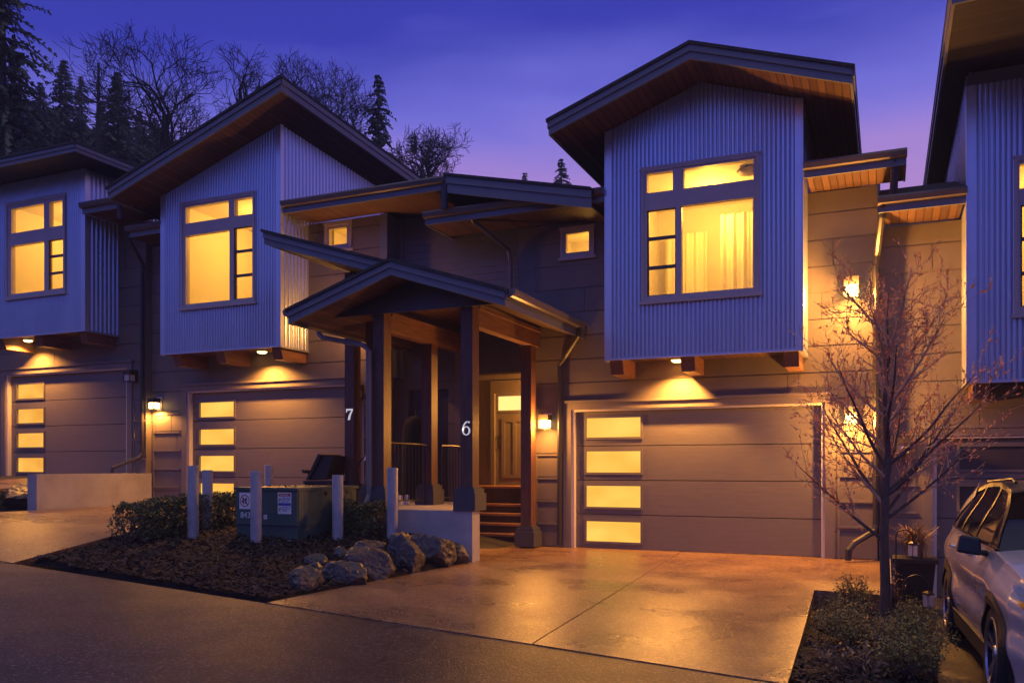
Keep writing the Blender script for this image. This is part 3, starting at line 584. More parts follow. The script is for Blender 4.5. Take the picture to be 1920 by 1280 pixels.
pipe(H5, [(-.04, 13.62, 5.3), (-.05, 13.7, 5.15), (-.12, 14.2, 4.7), (-.14, 14.23, 4.5), (-.14, 14.23, .55), (-.17, 14.2, .45), (-.45, 13.95, .27), (-.52, 13.88, .17), (-.53, 13.87, .02)], r=.05)

# ---------------------------------------------------------------- lamps on the walls
def lantern(x, z, yw, label, lit=True, power=40, w=.19, h=.25, dx=0, down=False):
    t = thing('wall_lantern', label, 'wall lantern', (x, yw, z), group='box lanterns on the house walls')
    b = MB(); b.box(x-.07+dx, x+.07+dx, yw-.025, yw-.002, z-h*.55, z+h*.62); b.build('back_plate', M['white' if lit else 'lampm'], t)
    yc = yw-.16; q = w/2; c = MB(); c.box(x-q, x+q, yc-q, yc+q, z+h*.10, z+h*.5); c.box(x-.03, x+.03, yc+q+.001, yw-.026, z+h*.26, z+h*.44)
    for sx in (-1, 1):
        for sy in (-1, 1): c.box(*sorted((x+sx*q, x+sx*(q-.014))), *sorted((yc+sy*q, yc+sy*(q-.014))), z-h*.5, z+h*.099)
    for sy in (-1, 1): c.box(x-q+.0145, x+q-.0145, *sorted((yc+sy*q, yc+sy*(q-.012))), z-h*.5, z-h*.44)
    for sx in (-1, 1): c.box(*sorted((x+sx*q, x+sx*(q-.012))), yc-q+.0145, yc+q-.0145, z-h*.5, z-h*.44)
    c.build('housing', M['lampm'], t)
    g = MB(); k = q-.02; g.box(x-k, x+k, yc-k, yc+k, z-h*.42, z+h*.098); g.build('lantern_glass', M['lit' if lit else 'unlit'], t)
    if lit and down: lamp('SPOT', 'lantern_light', (x, yc+.03, z-h*.5-.03), power, t, rad=.05, spot=168, blend=.5)
    elif lit: lamp('POINT', 'lantern_light', (x, yc-q-.05, z-h*.3), power, t, rad=.05)
    return t
lantern(-14.68, 2.82, 14.0, 'lit box lantern between the black drainpipe and the garage door behind the hedge', power=130, down=True)
lantern(-15.24, 3.44, 13.85, 'unlit dark box lantern right of the leftmost garage door', False)
lantern(-5.59, 2.25, 14.3, 'lit dark-topped box lantern between the porch and the wide garage door', power=150)
lantern(-.50, 2.24, 14.3, 'lit box lantern behind the small bare tree, lower of the two there', power=340)
lantern(-.49, 4.22, 14.3, 'lit box lantern high on the wall above the small bare tree', power=420, w=.22, h=.3)
lantern(.24, 1.76, 14.45, 'unlit box lantern just right of the trunk of the small bare tree', False)
lantern(-9.40, 2.9, 14.0, 'unlit box lantern glimpsed between the two left porch posts', False)
lantern(-9.28, 4.45, 14.0, 'assumed lit box lantern high on the wall, unseen behind the porch roof', power=120)  # no lamp visible here; assumed from the warm light on the bay side
def downlight(x, y, z, label, power=26):
    t = thing('soffit_light', label, 'downlight', (x, y, z), group='downlights under the metal bays')
    b = MB(); b.lathe([(.10, z), (.11, z-.012), (.11, z-.03)], x, y); b.build('housing', M['white'], t)
    g = MB(); g.lathe([(.098, z-.031), (.085, z-.055), (.05, z-.068)], x, y); g.build('lens', M['lens'], t, smooth=True)
    lamp('SPOT', 'downlight_beam', (x, y, z-.09), power, t, rad=.04, rot=(R(-9), 0, 0), spot=146, blend=.65)
downlight(-3.17, 13.98, 3.238, 'round downlight under the metal bay above the widest garage door', 700)
downlight(-11.55, 13.66, 3.798, 'round downlight under the metal bay left of the timber porch', 560)
downlight(-18.25, 13.5, 4.408, 'round downlight under the leftmost metal bay', 560)
assumed_lantern = lantern(-6.3, 2.9, 16.95, 'assumed lit box lantern by the recessed entry door, unseen behind a porch post', power=330)  # unseen lantern added to light the entry, assumed from the warm glow there
# ---------------------------------------------------------------- porch
PO = thing('entry_porch', 'timber porch with shallow gabled roof, post numbers 7 and 6 facing the street', 'porch', (-6.75, 11.5, .7))
tg = lambda x, y: 4.54-.322*abs(x+6.74)
roof_plane(PO, -8.62, -6.74, tg, 10.8, 14.42, .25, left=True)
roof_plane(PO, -6.74, -4.87, tg, 10.8, 14.26, .25, right=True)
tc_ = lambda x, y: 4.54-.31*(x+6.74)
roof_plane(PO, -9.52, -6.95, tc_, 11.3, 13.3, .24, left=True, sof='soffd')
ty = MB(); ty.prism([(-8.15, 3.85), (-5.3, 3.85), (-5.3, 3.93-.07), (-6.74, 4.31), (-8.15, 3.86)], 11.38, 11.42); ty.build('gable_board', M['sash'], PO)
def post(x0, y0, z0, z1, zbase, num=None, w=.2, dp=.22):
    p = MB(); p.box(x0, x0+w, y0, y0+dp, z0, z1); o = p.build('post', M['cedar'], PO)
    if zbase is not None:
        b = MB(); a = .085; b.box(x0-a, x0+w+a, y0-a, y0+dp+a, zbase, zbase+.26); b.box(x0-a*.72, x0+w+a*.72, y0-a*.72, y0+dp+a*.72, zbase+.261, zbase+.33); b.box(x0-a*.35, x0+w+a*.35, y0-a*.35, y0+dp+a*.35, zbase+.331, zbase+.36); b.build('post_base', M['base'], o)
    return o
def digit(kind, cx, y, z, s, par):
    b = MB()
    if kind == '7':
        b.prism([(cx-.30*s, z+.78*s), (cx+.34*s, z+.78*s), (cx+.34*s, z+.92*s), (cx-.30*s, z+.92*s)], y-.012, y-.002)
        b.prism([(cx-.30*s, z+.62*s), (cx-.24*s, z+.62*s), (cx-.22*s, z+.777*s), (cx-.30*s, z+.777*s)], y-.012, y-.002)
        b.prism([(cx-.14*s, z), (cx+.06*s, z), (cx+.13*s, z+.35*s), (cx+.34*s, z+.777*s), (cx+.23*s, z+.777*s), (cx-.04*s, z+.38*s)], y-.012, y-.002)
    else:
        n = 28
        def ring(c, rx, rz, a0, a1, wf):
            for i in range(n):
                t0, t1 = a0+(a1-a0)*i/n, a0+(a1-a0)*(i+1)/n; q = []
                for t in (t0, t1):
                    k = wf(t); q.append(((c[0]+rx*math.cos(t), c[1]+rz*math.sin(t)), (c[0]+(rx-k)*math.cos(t), c[1]+(rz-k*.8)*math.sin(t))))
                (o0, i0), (o1, i1) = q; b.add([(o0[0], y-.012, o0[1]), (o1[0], y-.012, o1[1]), (i1[0], y-.012, i1[1]), (i0[0], y-.012, i0[1])], [(0, 1, 2, 3)])
        ring((cx, z+.29*s), .30*s, .30*s, 0, 2*math.pi, lambda t: (.075+.05*abs(math.cos(t)))*s)
        ring((cx+.16*s, z+.34*s), .46*s, .60*s, math.pi*.55, math.pi*1.02, lambda t: .11*s)
        b.lathe([(.06*s, z+.80*s), (.06*s, z+.9*s)], cx+.18*s, y-.006, 8)
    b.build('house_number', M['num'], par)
p6 = post(-5.906, 11.46, .78, 3.93, .78)
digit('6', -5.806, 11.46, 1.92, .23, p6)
post(-7.473, 11.46, .78, 3.93, .78)
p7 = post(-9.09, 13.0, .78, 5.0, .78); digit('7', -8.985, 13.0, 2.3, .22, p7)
post(-8.10, 12.2, .78, 3.93, .78, w=.18, dp=.18)
post(-7.50, 13.05, .78, 3.6, .78)
post(-5.96, 13.9, .0, 3.6, .03)
for x0, y0, y1, z0, z1 in ((-7.46, 11.70, 14.42, 3.6, 3.92), (-5.90, 11.70, 14.26, 3.6, 3.92)):
    b = MB(); b.box(x0, x0+.17, y0, y1, z0, z1-.06); b.box(x0-.03, x0+.2, y0, y1, z1-.058, z1+.0); b.build('beam', M['beam'], PO)
b = MB(); b.box(-9.2, -7.2, 13.02, 13.18, 4.3, 4.5); b.build('beam', M['beam'], PO)
def gutter_y(x, y0, y1, z, s):
    g = MB(); pr = [(0, 0), (s*.10, 0), (s*.115, -.03), (s*.085, -.10), (0, -.12)]; n = len(pr)
    v = [(x+px, y, z+pz) for y in (y0, y1) for px, pz in pr]
    g.add(v, [tuple(range(n)), tuple(range(2*n-1, n-1, -1))]+[(i, i+n, (i+1) % n+n, (i+1) % n) for i in range(n)]); return g.build('gutter', M['gutter'], PO)
gutter_y(-8.65, 10.84, 13.9, 3.93, -1); gutter_y(-4.845, 10.84, 13.9, 3.93, 1)
pipe(PO, [(-8.7, 11.7, 3.84), (-8.68, 11.68, 3.66), (-8.55, 11.6, 3.58), (-7.62, 11.4, 3.38), (-7.5, 11.38, 3.28), (-7.49, 11.38, 1.0), (-7.5, 11.3, .85)], m='fascia')
pipe(PO, [(-4.8, 13.75, 3.84), (-4.82, 13.78, 3.7), (-5.2, 14.15, 3.4), (-5.34, 14.22, 3.25), (-5.35, 14.225, .05)])
# concrete porch floor and the steps
pf = MB(); pf.hexa([(-9.5, 11.66, .2), (-6.62, 11.66, -.1), (-6.62, 13.3, -.1), (-9.5, 13.3, .2)], [(-9.5, 11.66, .775), (-6.62, 11.66, .775), (-6.62, 13.3, .775), (-9.5, 13.3, .775)])
pf.box(-9.5, -7.42, 13.301, 14.44, -.1, .775); pf.box(-9.0, -5.68, 11.4, 11.655, -.2, .778)
PF = origin(pf.build('porch_floor', M['concw']), (-7.5, 12, 0)); tag(PF, 'raised concrete porch floor with a bluish front face above the rocks', 'porch floor')
st = thing('entry_steps', 'wooden steps with lit nosings climbing to the recessed entry door', 'steps', (-7.2, 15, 0))
ys_ = [14.62, 14.97, 15.27, 15.62, 16.02]; zt_ = [.17, .345, .52, .69, 1.04]
for i in range(5):
    y1 = ys_[i+1]+.03 if i < 4 else 16.94
    tb = MB(); tb.box(-9.0, -5.86, ys_[i]-.03, y1, zt_[i]-.045, zt_[i]); tb.build('tread', M['tread'], st)
    rb = MB(); rb.box(-9.0, -5.86, ys_[i]+.01, ys_[i]+.03, (zt_[i-1] if i else -.05)+.001, zt_[i]-.046); rb.build('riser', M['riser'], st)
def railing(x, y0, y1, z0, label, cur=0):
    t = thing('porch_railing', label, 'railing', (x, y0, z0), group='black iron railings on the porch')
    r = MB(); r.tube([(x, y0, z0+1.04), (x, y0+.1, z0+1.05), (x, lerp(y0, y1, .8), z0+1.05), (x+cur*.03, y1-.04, z0+1.035), (x+cur*.08, y1, z0+.98)], .02, 8); r.build('handrail', M['iron'], t)
    r = MB(); r.tube([(x, y0, z0+.1), (x, y1, z0+.1)], .014, 6); r.build('bottom_rail', M['iron'], t)
    n = int((y1-y0)/.115)
    for i in range(n+1):
        y = lerp(y0+.01, y1-.03, i/n); e = i in (0, n); q = MB(); q.tube([(x, y, z0+(0 if e else .1)), (x, y, z0+1.04)], .016 if e else .008, 6); q.build('baluster', M['iron'], t)
railing(-7.38, 11.72, 13.0, .777, 'black iron railing with pale objects behind it, between two porch posts', 1)
railing(-7.38, 13.55, 14.38, .777, 'short black iron railing nearest the entry wall, right of the lit porch post', -1)
# tall draped object and hose on the porch
t = thing('covered_stand', 'tall black draped object standing on the porch behind the iron railing', 'covered stand', (-8.05, 13.75, .777))
b = MB(); sg = 24; o = 0
for k, (z, r) in enumerate(((0.02, .27), (.3, .26), (.7, .245), (1.1, .235), (1.42, .22), (1.54, .16), (1.60, .05))):
    for i in range(sg): a = 2*math.pi*i/sg; rr = r*(1+.10*math.sin(a*5+k*.4)*(1-k/7)); b.v.append((-8.05+rr*math.cos(a), 13.75+rr*.7*math.sin(a), .79+z))
for k in range(6):
    for i in range(sg): b.f.append((k*sg+i, k*sg+(i+1) % sg, (k+1)*sg+(i+1) % sg, (k+1)*sg+i))
b.f.append(tuple(6*sg+i for i in range(sg))); b.build('cover', M['cloth'], t, smooth=True)
b = MB(); b.tube([(-8.05, 13.75, 2.38), (-8.05, 13.75, 2.5)], .02, 8); b.build('finial', M['iron'], t)
for k in range(4):
    x, y = -7.86+.02*k, 12.45+k*.2; b = MB(); b.box(x-.05, x+.05, y-.05, y+.05, .779, .84); b.lathe([(.035, .841), (.045, .86), (.045, .93), (.03, .945)], x, y, 10)
    tag(origin(b.build('white_jar', M['white']), (x, y, .779)), 'small white jar standing in a row on the porch floor behind the railing', 'jar', 'white jars in a row on the porch')
t = thing('garden_hose', 'pale loop of hose hanging at the foot of the porch posts', 'hose', (-8.55, 12.95, .9))
b = MB(); b.tube([(-8.62+.13*math.sin(a), 12.9, 1.33+.26*math.cos(a)) for a in [i*.26 for i in range(26)]], .022, 6); b.build('hose_loop', M['black'], t); b = MB(); b.tube([(-8.56, 12.85, 1.56), (-8.50, 12.85, 1.66), (-8.48, 12.85, 1.72)], .02, 6); b.tube([(-8.53, 12.85, 1.05), (-8.56, 12.85, 1.0)], .022, 6); b.build('hose_nozzle', M['white'], t)
# wheeled bin with open lid
wb = thing('wheelie_bin', 'dark wheeled bin with open lid beside porch post 7', 'bin', (-9.33, 12.85, .6))
wx, wy, wz = -9.33, 12.85, .16
b = MB(); b.hexa([(wx-.22, wy-.25, wz+.05), (wx+.22, wy-.25, wz+.05), (wx+.22, wy+.25, wz+.05), (wx-.22, wy+.25, wz+.05)], [(wx-.29, wy-.33, wz+.98), (wx+.29, wy-.33, wz+.98), (wx+.29, wy+.33, wz+.98), (wx-.29, wy+.33, wz+.98)]); b.box(wx-.31, wx+.31, wy-.35, wy+.35, wz+.981, wz+1.03); b.build('bin_body', M['black'], wb)
b = MB(); b.hexa([(wx-.29, wy-.3, wz+1.04), (wx-.24, wy-.3, wz+1.04), (wx-.24, wy+.3, wz+1.04), (wx-.29, wy+.3, wz+1.04)], [(wx-.02, wy-.3, wz+1.52), (wx+.06, wy-.3, wz+1.5), (wx+.06, wy+.3, wz+1.5), (wx-.02, wy+.3, wz+1.52)])
b.hexa([(wx-.235, wy-.26, wz+1.06), (wx+.12, wy-.26, wz+1.06), (wx+.12, wy+.26, wz+1.06), (wx-.235, wy+.26, wz+1.06)], [(wx+.065, wy-.26, wz+1.48), (wx+.28, wy-.26, wz+1.48), (wx+.28, wy+.26, wz+1.48), (wx+.065, wy+.26, wz+1.48)]); b.build('lid', M['black'], wb)
b = MB(); b.tube([(wx-.34, wy-.3, wz+1.2), (wx-.34, wy+.3, wz+1.2)], .035, 8); b.tube([(wx-.34, wy-.2, wz+1.2), (wx-.27, wy-.2, wz+1.1)], .015, 6); b.build('handle', M['black'], wb)
for s in (-1, 1):
    b = MB(); b.tube([(wx-.27, wy+s*.24, wz+.1), (wx-.27, wy+s*.30, wz+.1)], .1, 14); b.build('wheel', M['tyre'], wb)

# ---------------------------------------------------------------- transformer, bollards, walls, rocks
T = thing('transformer', 'green utility transformer cabinet with warning labels on a concrete pad, ringed by bollards', 'transformer', (-8.53, 10.98, .2))
tx0, tx1, ty0, ty1, tz0, tz1 = -9.12, -7.97, 10.2, 11.72, .36, 1.12
b = MB(); b.box(tx0-.1, tx1+.1, ty0-.1, ty1+.1, .08, .26); b.box(tx0-.03, tx1+.03, ty0-.03, ty1+.03, .261, .355); b.build('pad', M['concw'], T)
b = MB(); b.box(tx0, tx1, ty0+.012, ty1, tz0, tz1-.03); b.build('cabinet', M['green'], T)
b = MB(); b.slab((tx0-.004, tx1+.004), (tz0+.21, tz1-.04), [], ty0-.012, ty0+.0115); b.box(tx0-.004, tx1+.012, ty0+.012, ty0+.62, tz0+.21, tz1-.04) if False else None; b.box(tx1+.0005, tx1+.014, ty0+.013, ty0+1.02, tz0+.21, tz1-.035); b.build('hood', M['green'], T)
b = MB(); b.box(tx0-.03, tx1+.03, ty0-.03, ty1+.04, tz1-.029, tz1+.012); lo = b.build('lid', M['green'], T)
lb = MB()
for q in range(90):
    x, y = random.uniform(tx0, tx1), random.uniform(ty0+.05, ty1); a = random.random()*6; s_ = random.uniform(.015, .045); lb.add([(x-s_*math.cos(a), y-s_*math.sin(a), tz1+.016), (x+s_*.4*math.sin(a), y-s_*.4*math.cos(a), tz1+.03), (x+s_*math.cos(a), y+s_*math.sin(a), tz1+.02), (x-s_*.4*math.sin(a), y+s_*.4*math.cos(a), tz1+.018)], [(0, 1, 2, 3)])
o = lb.build('fallen_leaves', M['straw'], T); o['kind'] = 'stuff'
def text(s, size, loc, m, par, name, rot=(R(90), 0, 0), ext=.001):
    cu = bpy.data.curves.new(name, 'FONT'); cu.body = s; cu.size = size; cu.extrude = ext
    o = bpy.data.objects.new(name, cu); C.objects.link(o); bpy.context.view_layer.update()
    me = bpy.data.meshes.new_from_object(o.evaluated_get(bpy.context.evaluated_depsgraph_get())); bpy.data.objects.remove(o); bpy.data.curves.remove(cu)
    me.transform(Matrix.Rotation(rot[2], 4, 'Z') @ Matrix.Rotation(rot[0], 4, 'X')); me.materials.clear(); me.materials.append(m); me.name = name
    o = bpy.data.objects.new(name, me); C.objects.link(o); off = Vector((0, 0, 0)); p = par
    while p is not None: off += p.location; p = p.parent
    o.location = Vector(loc)-off; o.parent = par; return o
yf_ = ty0-.0125
def plate(x0, x1, z0, z1, m, par, name, dy=.001):
    b = MB(); b.box(x0, x1, yf_-dy-.0015, yf_-dy, z0, z1); return b.build(name, M[m], par)
# no-entry style sign with the unit number below
sg1 = plate(-9.05, -8.80, .80, 1.05, 'white', T, 'warning_sign')
b = MB()
for i in range(32):
    a0, a1 = 2*math.pi*i/32, 2*math.pi*(i+1)/32; cx, cz = -8.945, .925
    b.add([(cx+r*math.cos(a), yf_-.0042, cz+r*math.sin(a)) for r, a in ((.092, a0), (.092, a1), (.078, a1), (.078, a0))], [(0, 1, 2, 3)])
b.add([(-8.945+x, yf_-.0046, .925+z) for x, z in ((-.06, .05), (-.05, .06), (.06, -.05), (.05, -.06))], [(0, 1, 2, 3)]); b.build('ban_ring', M['red'], sg1)
b = MB()
for pts in ([(-.045, .04), (-.02, .05), (-.01, -.05), (-.03, -.05)], [(-.005, .035), (.04, .045), (.045, .01), (0, .005)], [(.005, 0), (.045, -.005), (.03, -.05), (.01, -.045)], [(-.06, .0), (-.045, .01), (-.035, -.03), (-.05, -.03)]): b.add([(-8.945+x, yf_-.0036, .925+z) for x, z in pts], [(0, 1, 2, 3)])
b.build('pictogram', M['ink'], sg1)
plate(-8.80+.002, -8.76, .84, 1.04, 'red', T, 'warning_strip')
text('8437', .13, (-9.03, yf_-.002, .665), M['white'], T, 'painted_number')
sg2 = plate(-8.32, -8.07, .74, 1.06, 'white', T, 'warning_label')
plate(-8.30, -8.085, 1.005, 1.045, 'red', sg2, 'heading_band', .0035); plate(-8.31, -8.075, .865, .905, 'blue', sg2, 'middle_band', .0035)
text('WARNING', .034, (-8.285, yf_-.006, 1.013), M['white'], sg2, 'label_heading')
for z, s_ in ((.972, 'High voltage'), (.945, 'inside. Keep'), (.918, 'away. Call'), (.835, 'Stay clear 3 m'), (.808, 'of doors at'), (.781, 'all times')): text(s_, .03, (-8.24, yf_-.004, z), M['blue'], sg2, 'label_text')
b = MB()
for cz in (.945, .805):
    for i in range(10): a0, a1 = i*.5, i*.5+.5; b.add([(-8.275+r*math.cos(a), yf_-.004, cz+r*math.sin(a)) for r, a in ((.026, a0), (.026, a1), (.012, a1), (.012, a0))], [(0, 1, 2, 3)])
b.build('label_symbols', M['ink'], sg2)
plate(-8.585, -8.52, .655, .72, 'white', T, 'small_tag'); text('8', .05, (-8.567, yf_-.004, .67), M['red'], T, 'tag_mark')
b = MB(); b.box(tx1+.0145, tx1+.017, ty0+.98, ty0+1.08, .87, .93); b.build('side_tag', M['white'], T)
b = MB(); b.box(tx1+.0145, tx1+.04, ty0+1.0-.35, ty0+1.04-.35, 1.0, 1.06); b.box(tx1+.001, tx1+.02, ty0+1.25, ty0+1.28, 1.02, 1.05); b.build('latch', M['iron'], T)
def bollard(x, y, zb, h, label, tilt=0):
    b = MB(); r = .082
    for z, q in ((zb-.3, r), (zb+h-.006, r), (zb+h, r-.006), (zb+h, r-.02), (zb+h-.03, r-.022)):
        for i in range(24): a = 2*math.pi*i/24; b.v.append((x+q*math.cos(a)+tilt*(z-zb), y+q*math.sin(a), z))
    for k in range(4):
        for i in range(24): b.f.append((k*24+i, k*24+(i+1) % 24, (k+1)*24+(i+1) % 24, (k+1)*24+i))
    b.f.append(tuple(4*24+i for i in range(24))); o = b.build('bollard', M['pole'], smooth=False)
    for p in o.data.polygons: p.use_smooth = len(p.vertices) == 4 and abs(p.normal.z) < .3
    tag(origin(o, (x, y, zb)), label, 'bollard', 'steel pipe bollards round the transformer')
bollard(-9.65, 9.85, .29, 1.17, 'leftmost pale pipe bollard, in front of the low hedge')
bollard(-10.10, 10.62, .32, 1.07, 'pale pipe bollard just behind and right of the leftmost one', .004)
bollard(-8.44, 9.85, .22, 1.16, 'pale pipe bollard standing before the labelled front of the transformer')
bollard(-7.55, 10.62, .22, 1.10, 'pale pipe bollard before the plain right side of the transformer')
bollard(-6.86, 11.05, .33, 1.10, 'rightmost pale pipe bollard, against the raised porch floor')
bollard(-10.45, 12.55, .40, 1.08, 'pale pipe bollard behind the transformer, only its top showing')
cw = MB(); cw.hexa([(-15.16, 11.2, .3), (-14.9, 11.2, .3), (-14.9, 13.98, .3), (-15.16, 13.84, .3)], [(-15.16, 11.2, 1.3), (-14.9, 11.2, 1.3), (-14.9, 13.98, 1.3), (-15.16, 13.84, 1.3)])
tag(origin(cw.build('low_wall', M['concw']), (-15.03, 11.2, .6)), 'low smooth concrete wall between the two left driveways', 'wall')
cw = MB(); cw.box(-.045, .06, 11.22, 14.44, -.8, .03); tag(origin(cw.build('retaining_wall', M['concw']), (0, 12.8, -.5)), 'thin low concrete retaining edge behind the small bare tree', 'wall')
def rock(x, y, z, sx, sy, sz, seed, label):
    bm = bmesh.new(); bmesh.ops.create_icosphere(bm, subdivisions=5, radius=1)
    for v in bm.verts:
        p = v.co.copy(); d = 0
        n1 = noise.noise(p*1.1+Vector((seed*7.3, seed, 0))); n2 = noise.noise(p*2.6+Vector((seed*3, 1, seed))); n3 = noise.noise(p*7+Vector((0, seed*5, 2)))
        k = 1.08+.34*n1+.22*abs(n2)-.1; k0 = 1+.05*n3+.03*noise.noise(p*15)+.02*noise.noise(p*31)
        rp = random.Random(seed)
        for _ in range(13):                       # flat broken faces
            nn = Vector((rp.gauss(0, 1), rp.gauss(0, 1), rp.gauss(0, .8))).normalized(); c = rp.uniform(.68, .95); t = p.dot(nn)*k
            if t > c: k *= c/t
        k *= k0; v.co = Vector((p.x*k*sx, p.y*k*sy, p.z*k*sz))
    me = bpy.data.meshes.new('rock'); bm.to_mesh(me); bm.free(); me.materials.append(M['rock'])
    for p in me.polygons: p.use_smooth = True
    try: me.set_sharp_from_angle(angle=R(30))
    except Exception: pass
    o = bpy.data.objects.new('rock', me); C.objects.link(o); o.location = (x, y, z); o.rotation_euler = (0, 0, seed*1.7); tag(o, label, 'rock', 'rocks edging the driveway')
rock(-6.10, 7.98, .10, .26, .22, .20, 1, 'small grey rock at the near tip of the row of rocks')
rock(-5.95, 8.48, .10, .32, .28, .22, 2, 'flat-topped bluish rock, second from the near end of the row')
rock(-6.03, 9.15, .16, .40, .36, .28, 3, 'broad sloping grey rock in the middle of the row')
rock(-6.40, 9.72, .26, .30, .25, .22, 5, 'small rock tucked behind the broad sloping one')
rock(-6.00, 9.95, .20, .30, .34, .34, 6, 'dark rock at the foot of the rightmost bollard')
rock(-6.02, 10.70, .18, .40, .42, .33, 8, 'largest craggy warm-lit rock beside the end of the porch floor')
rock(-5.78, 11.12, .12, .20, .18, .18, 15, 'small rock wedged against the end of the porch floor')
rock(-6.35, 10.45, .30, .26, .24, .22, 16, 'half-hidden rock behind the largest craggy one')
rock(-6.85, 9.15, .18, .17, .15, .16, 9, 'small pale rock left in the bark chips, nearer of two')
rock(-6.80, 9.62, .20, .15, .13, .15, 11, 'small pale rock half sunk in the bark chips, farther of two')
rock(-6.55, 8.75, .14, .12, .11, .10, 12, 'smallest rock in the bark behind the near rocks')
rock(-15.75, 11.6, .78, .55, .5, .32, 14, 'dark boulder against the end of the low concrete wall')

# ---------------------------------------------------------------- plants
def leaves(b, pos, n, size, spread=None, flat=.5):
    for _ in range(n):
        x, y, z = pos(); d = Vector((random.gauss(0, 1), random.gauss(0, 1), random.gauss(flat, .8))).normalized(); u = d.orthogonal().normalized(); a = random.random()*6.28; v = d.cross(u)
        u, v = u*math.cos(a)+v*math.sin(a), v*math.cos(a)-u*math.sin(a); s = size*random.uniform(.6, 1.3); p = Vector((x, y, z))
        b.add([p-u*s, p-v*s*.42+d*s*.12, p+u*s, p+v*s*.42+d*s*.12], [(0, 1, 2, 3)])
def hedge(path, w, h, zf, n, label, leafm='leaf', size=.028):
    t = thing('hedge', label, 'hedge', (path[0][0], path[0][1], zf(*path[0])))
    def pos():
        i = random.random()*(len(path)-1); k = int(i); x, y = lerp(path[k][0], path[k+1][0], i-k), lerp(path[k][1], path[k+1][1], i-k)
        while True:
            u, v, q = random.uniform(-1, 1), random.random(), random.random()
            if abs(u)**4+max(0, v)**5 > .35 or q < .25: break
        nn = noise.noise(Vector((x*2.6, y*2.6, 1)))*.16+noise.noise(Vector((x*8, y*8, u*2)))*.09
        dx, dy = path[-1][0]-path[0][0], path[-1][1]-path[0][1]; l_ = math.hypot(dx, dy)
        uu = u*w*.5*(1+nn*1.5)*(1-.25*v*v); return x-dy/l_*uu+random.gauss(0, .02), y+dx/l_*uu+random.gauss(0, .02), zf(x, y)+.03+v*h*(1+nn*1.3)
    b = MB(); leaves(b, pos, n, size); b.build('foliage', M[leafm], t)
    s = MB()
    for _ in range(n//90):
        i = random.random()*(len(path)-1); k = int(i); x, y = lerp(path[k][0], path[k+1][0], i-k), lerp(path[k][1], path[k+1][1], i-k); z = zf(x, y)
        s.tube([(x, y, z-.03), (x+random.gauss(0, .05), y+random.gauss(0, .05), z+h*.5), (x+random.gauss(0, .12), y+random.gauss(0, .12), z+h*random.uniform(.8, 1.1))], [.009, .007, .003], 4, False)
    s.build('stems', M['stem'], t)
gb = lambda x, y: max(gz(x, y), bedz(x, y))-.03
hedge([(-10.05, 8.95), (-10.25, 10.2), (-10.35, 11.7)], .62, .50, gb, 11000, 'low clipped dark hedge behind the left bollards')
hedge([(-7.85, 11.12), (-7.1, 11.18)], .42, .46, gb, 3400, 'short clump of hedge between the transformer and the porch floor')
hedge([(-16.6, 11.0), (-15.7, 10.9)], .6, .3, lambda x, y: .62, 2600, 'low dark shrub at the left edge before the boulder')
def shrub(x, y, z, r, h, n, label, leafm='leaf2', size=.017, stemn=14, grp=None, cat='shrub'):
    t = thing('shrub', label, cat, (x, y, z), group=grp); tips = []
    s = MB()
    for _ in range(stemn):
        a = random.random()*6.28; rr = r*random.uniform(.2, 1); hh = h*random.uniform(.55, 1.05)*(1-.25*rr/r); p = (x+rr*math.cos(a), y+rr*math.sin(a), z+hh); mid = (x+rr*.45*math.cos(a)+random.gauss(0, .02), y+rr*.45*math.sin(a), z+hh*.55)
        s.tube([(x+random.gauss(0, .03), y+random.gauss(0, .03), z-.03), mid, p], [.007, .005, .002], 4, False); tips.append((mid, p))
    s.build('stems', M['stem'], t)
    def pos():
        m_, p = random.choice(tips); k = random.random()**.7; return tuple(lerp(m_[i], p[i], k)+random.gauss(0, r*.13) for i in range(3))
    if n: b = MB(); leaves(b, pos, n, size); b.build('foliage', M[leafm], t)
    return t
shrub(-.36, 11.0, bed5(-.36, 11.0), .27, .52, 1500, 'small upright green shrub at the corner of the driveway, left of the bare tree', stemn=26)
shrub(-.42, 9.9, bed5(-.4, 9.9), .33, .34, 1500, 'green shrub in the bed left of the bare trunk', stemn=30)
shrub(-.3, 9.0, bed5(-.3, 9), .40, .36, 1900, 'spreading olive shrub in the bed, front left of the bare trunk', stemn=34)
shrub(.24, 9.5, bed5(.2, 9.5), .33, .40, 1800, 'yellow-green shrub between the bare trunk and the rear car wheel', stemn=34)
shrub(.24, 8.5, bed5(.2, 8.5), .36, .44, 2200, 'yellow-green shrub beside the car door', stemn=38)
shrub(.16, 7.7, bed5(.1, 7.7), .36, .38, 1900, 'dark green shrub beside the front car wheel', stemn=34)
shrub(-.2, 7.6, bed5(-.2, 7.6), .40, .24, 420, 'sprawl of dry tan stems at the front of the bed', 'straw', .03, 70)
shrub(-.02, 8.8, bed5(0, 8.8), .30, .42, 40, 'tuft of bare pinkish twigs at the foot of the tree', 'bud', .012, 26)
shrub(.14, 11.7, bed5(.14, 11.7), .22, .62, 60, 'thin bare plant standing beside the black pot', 'bud', .014, 12)
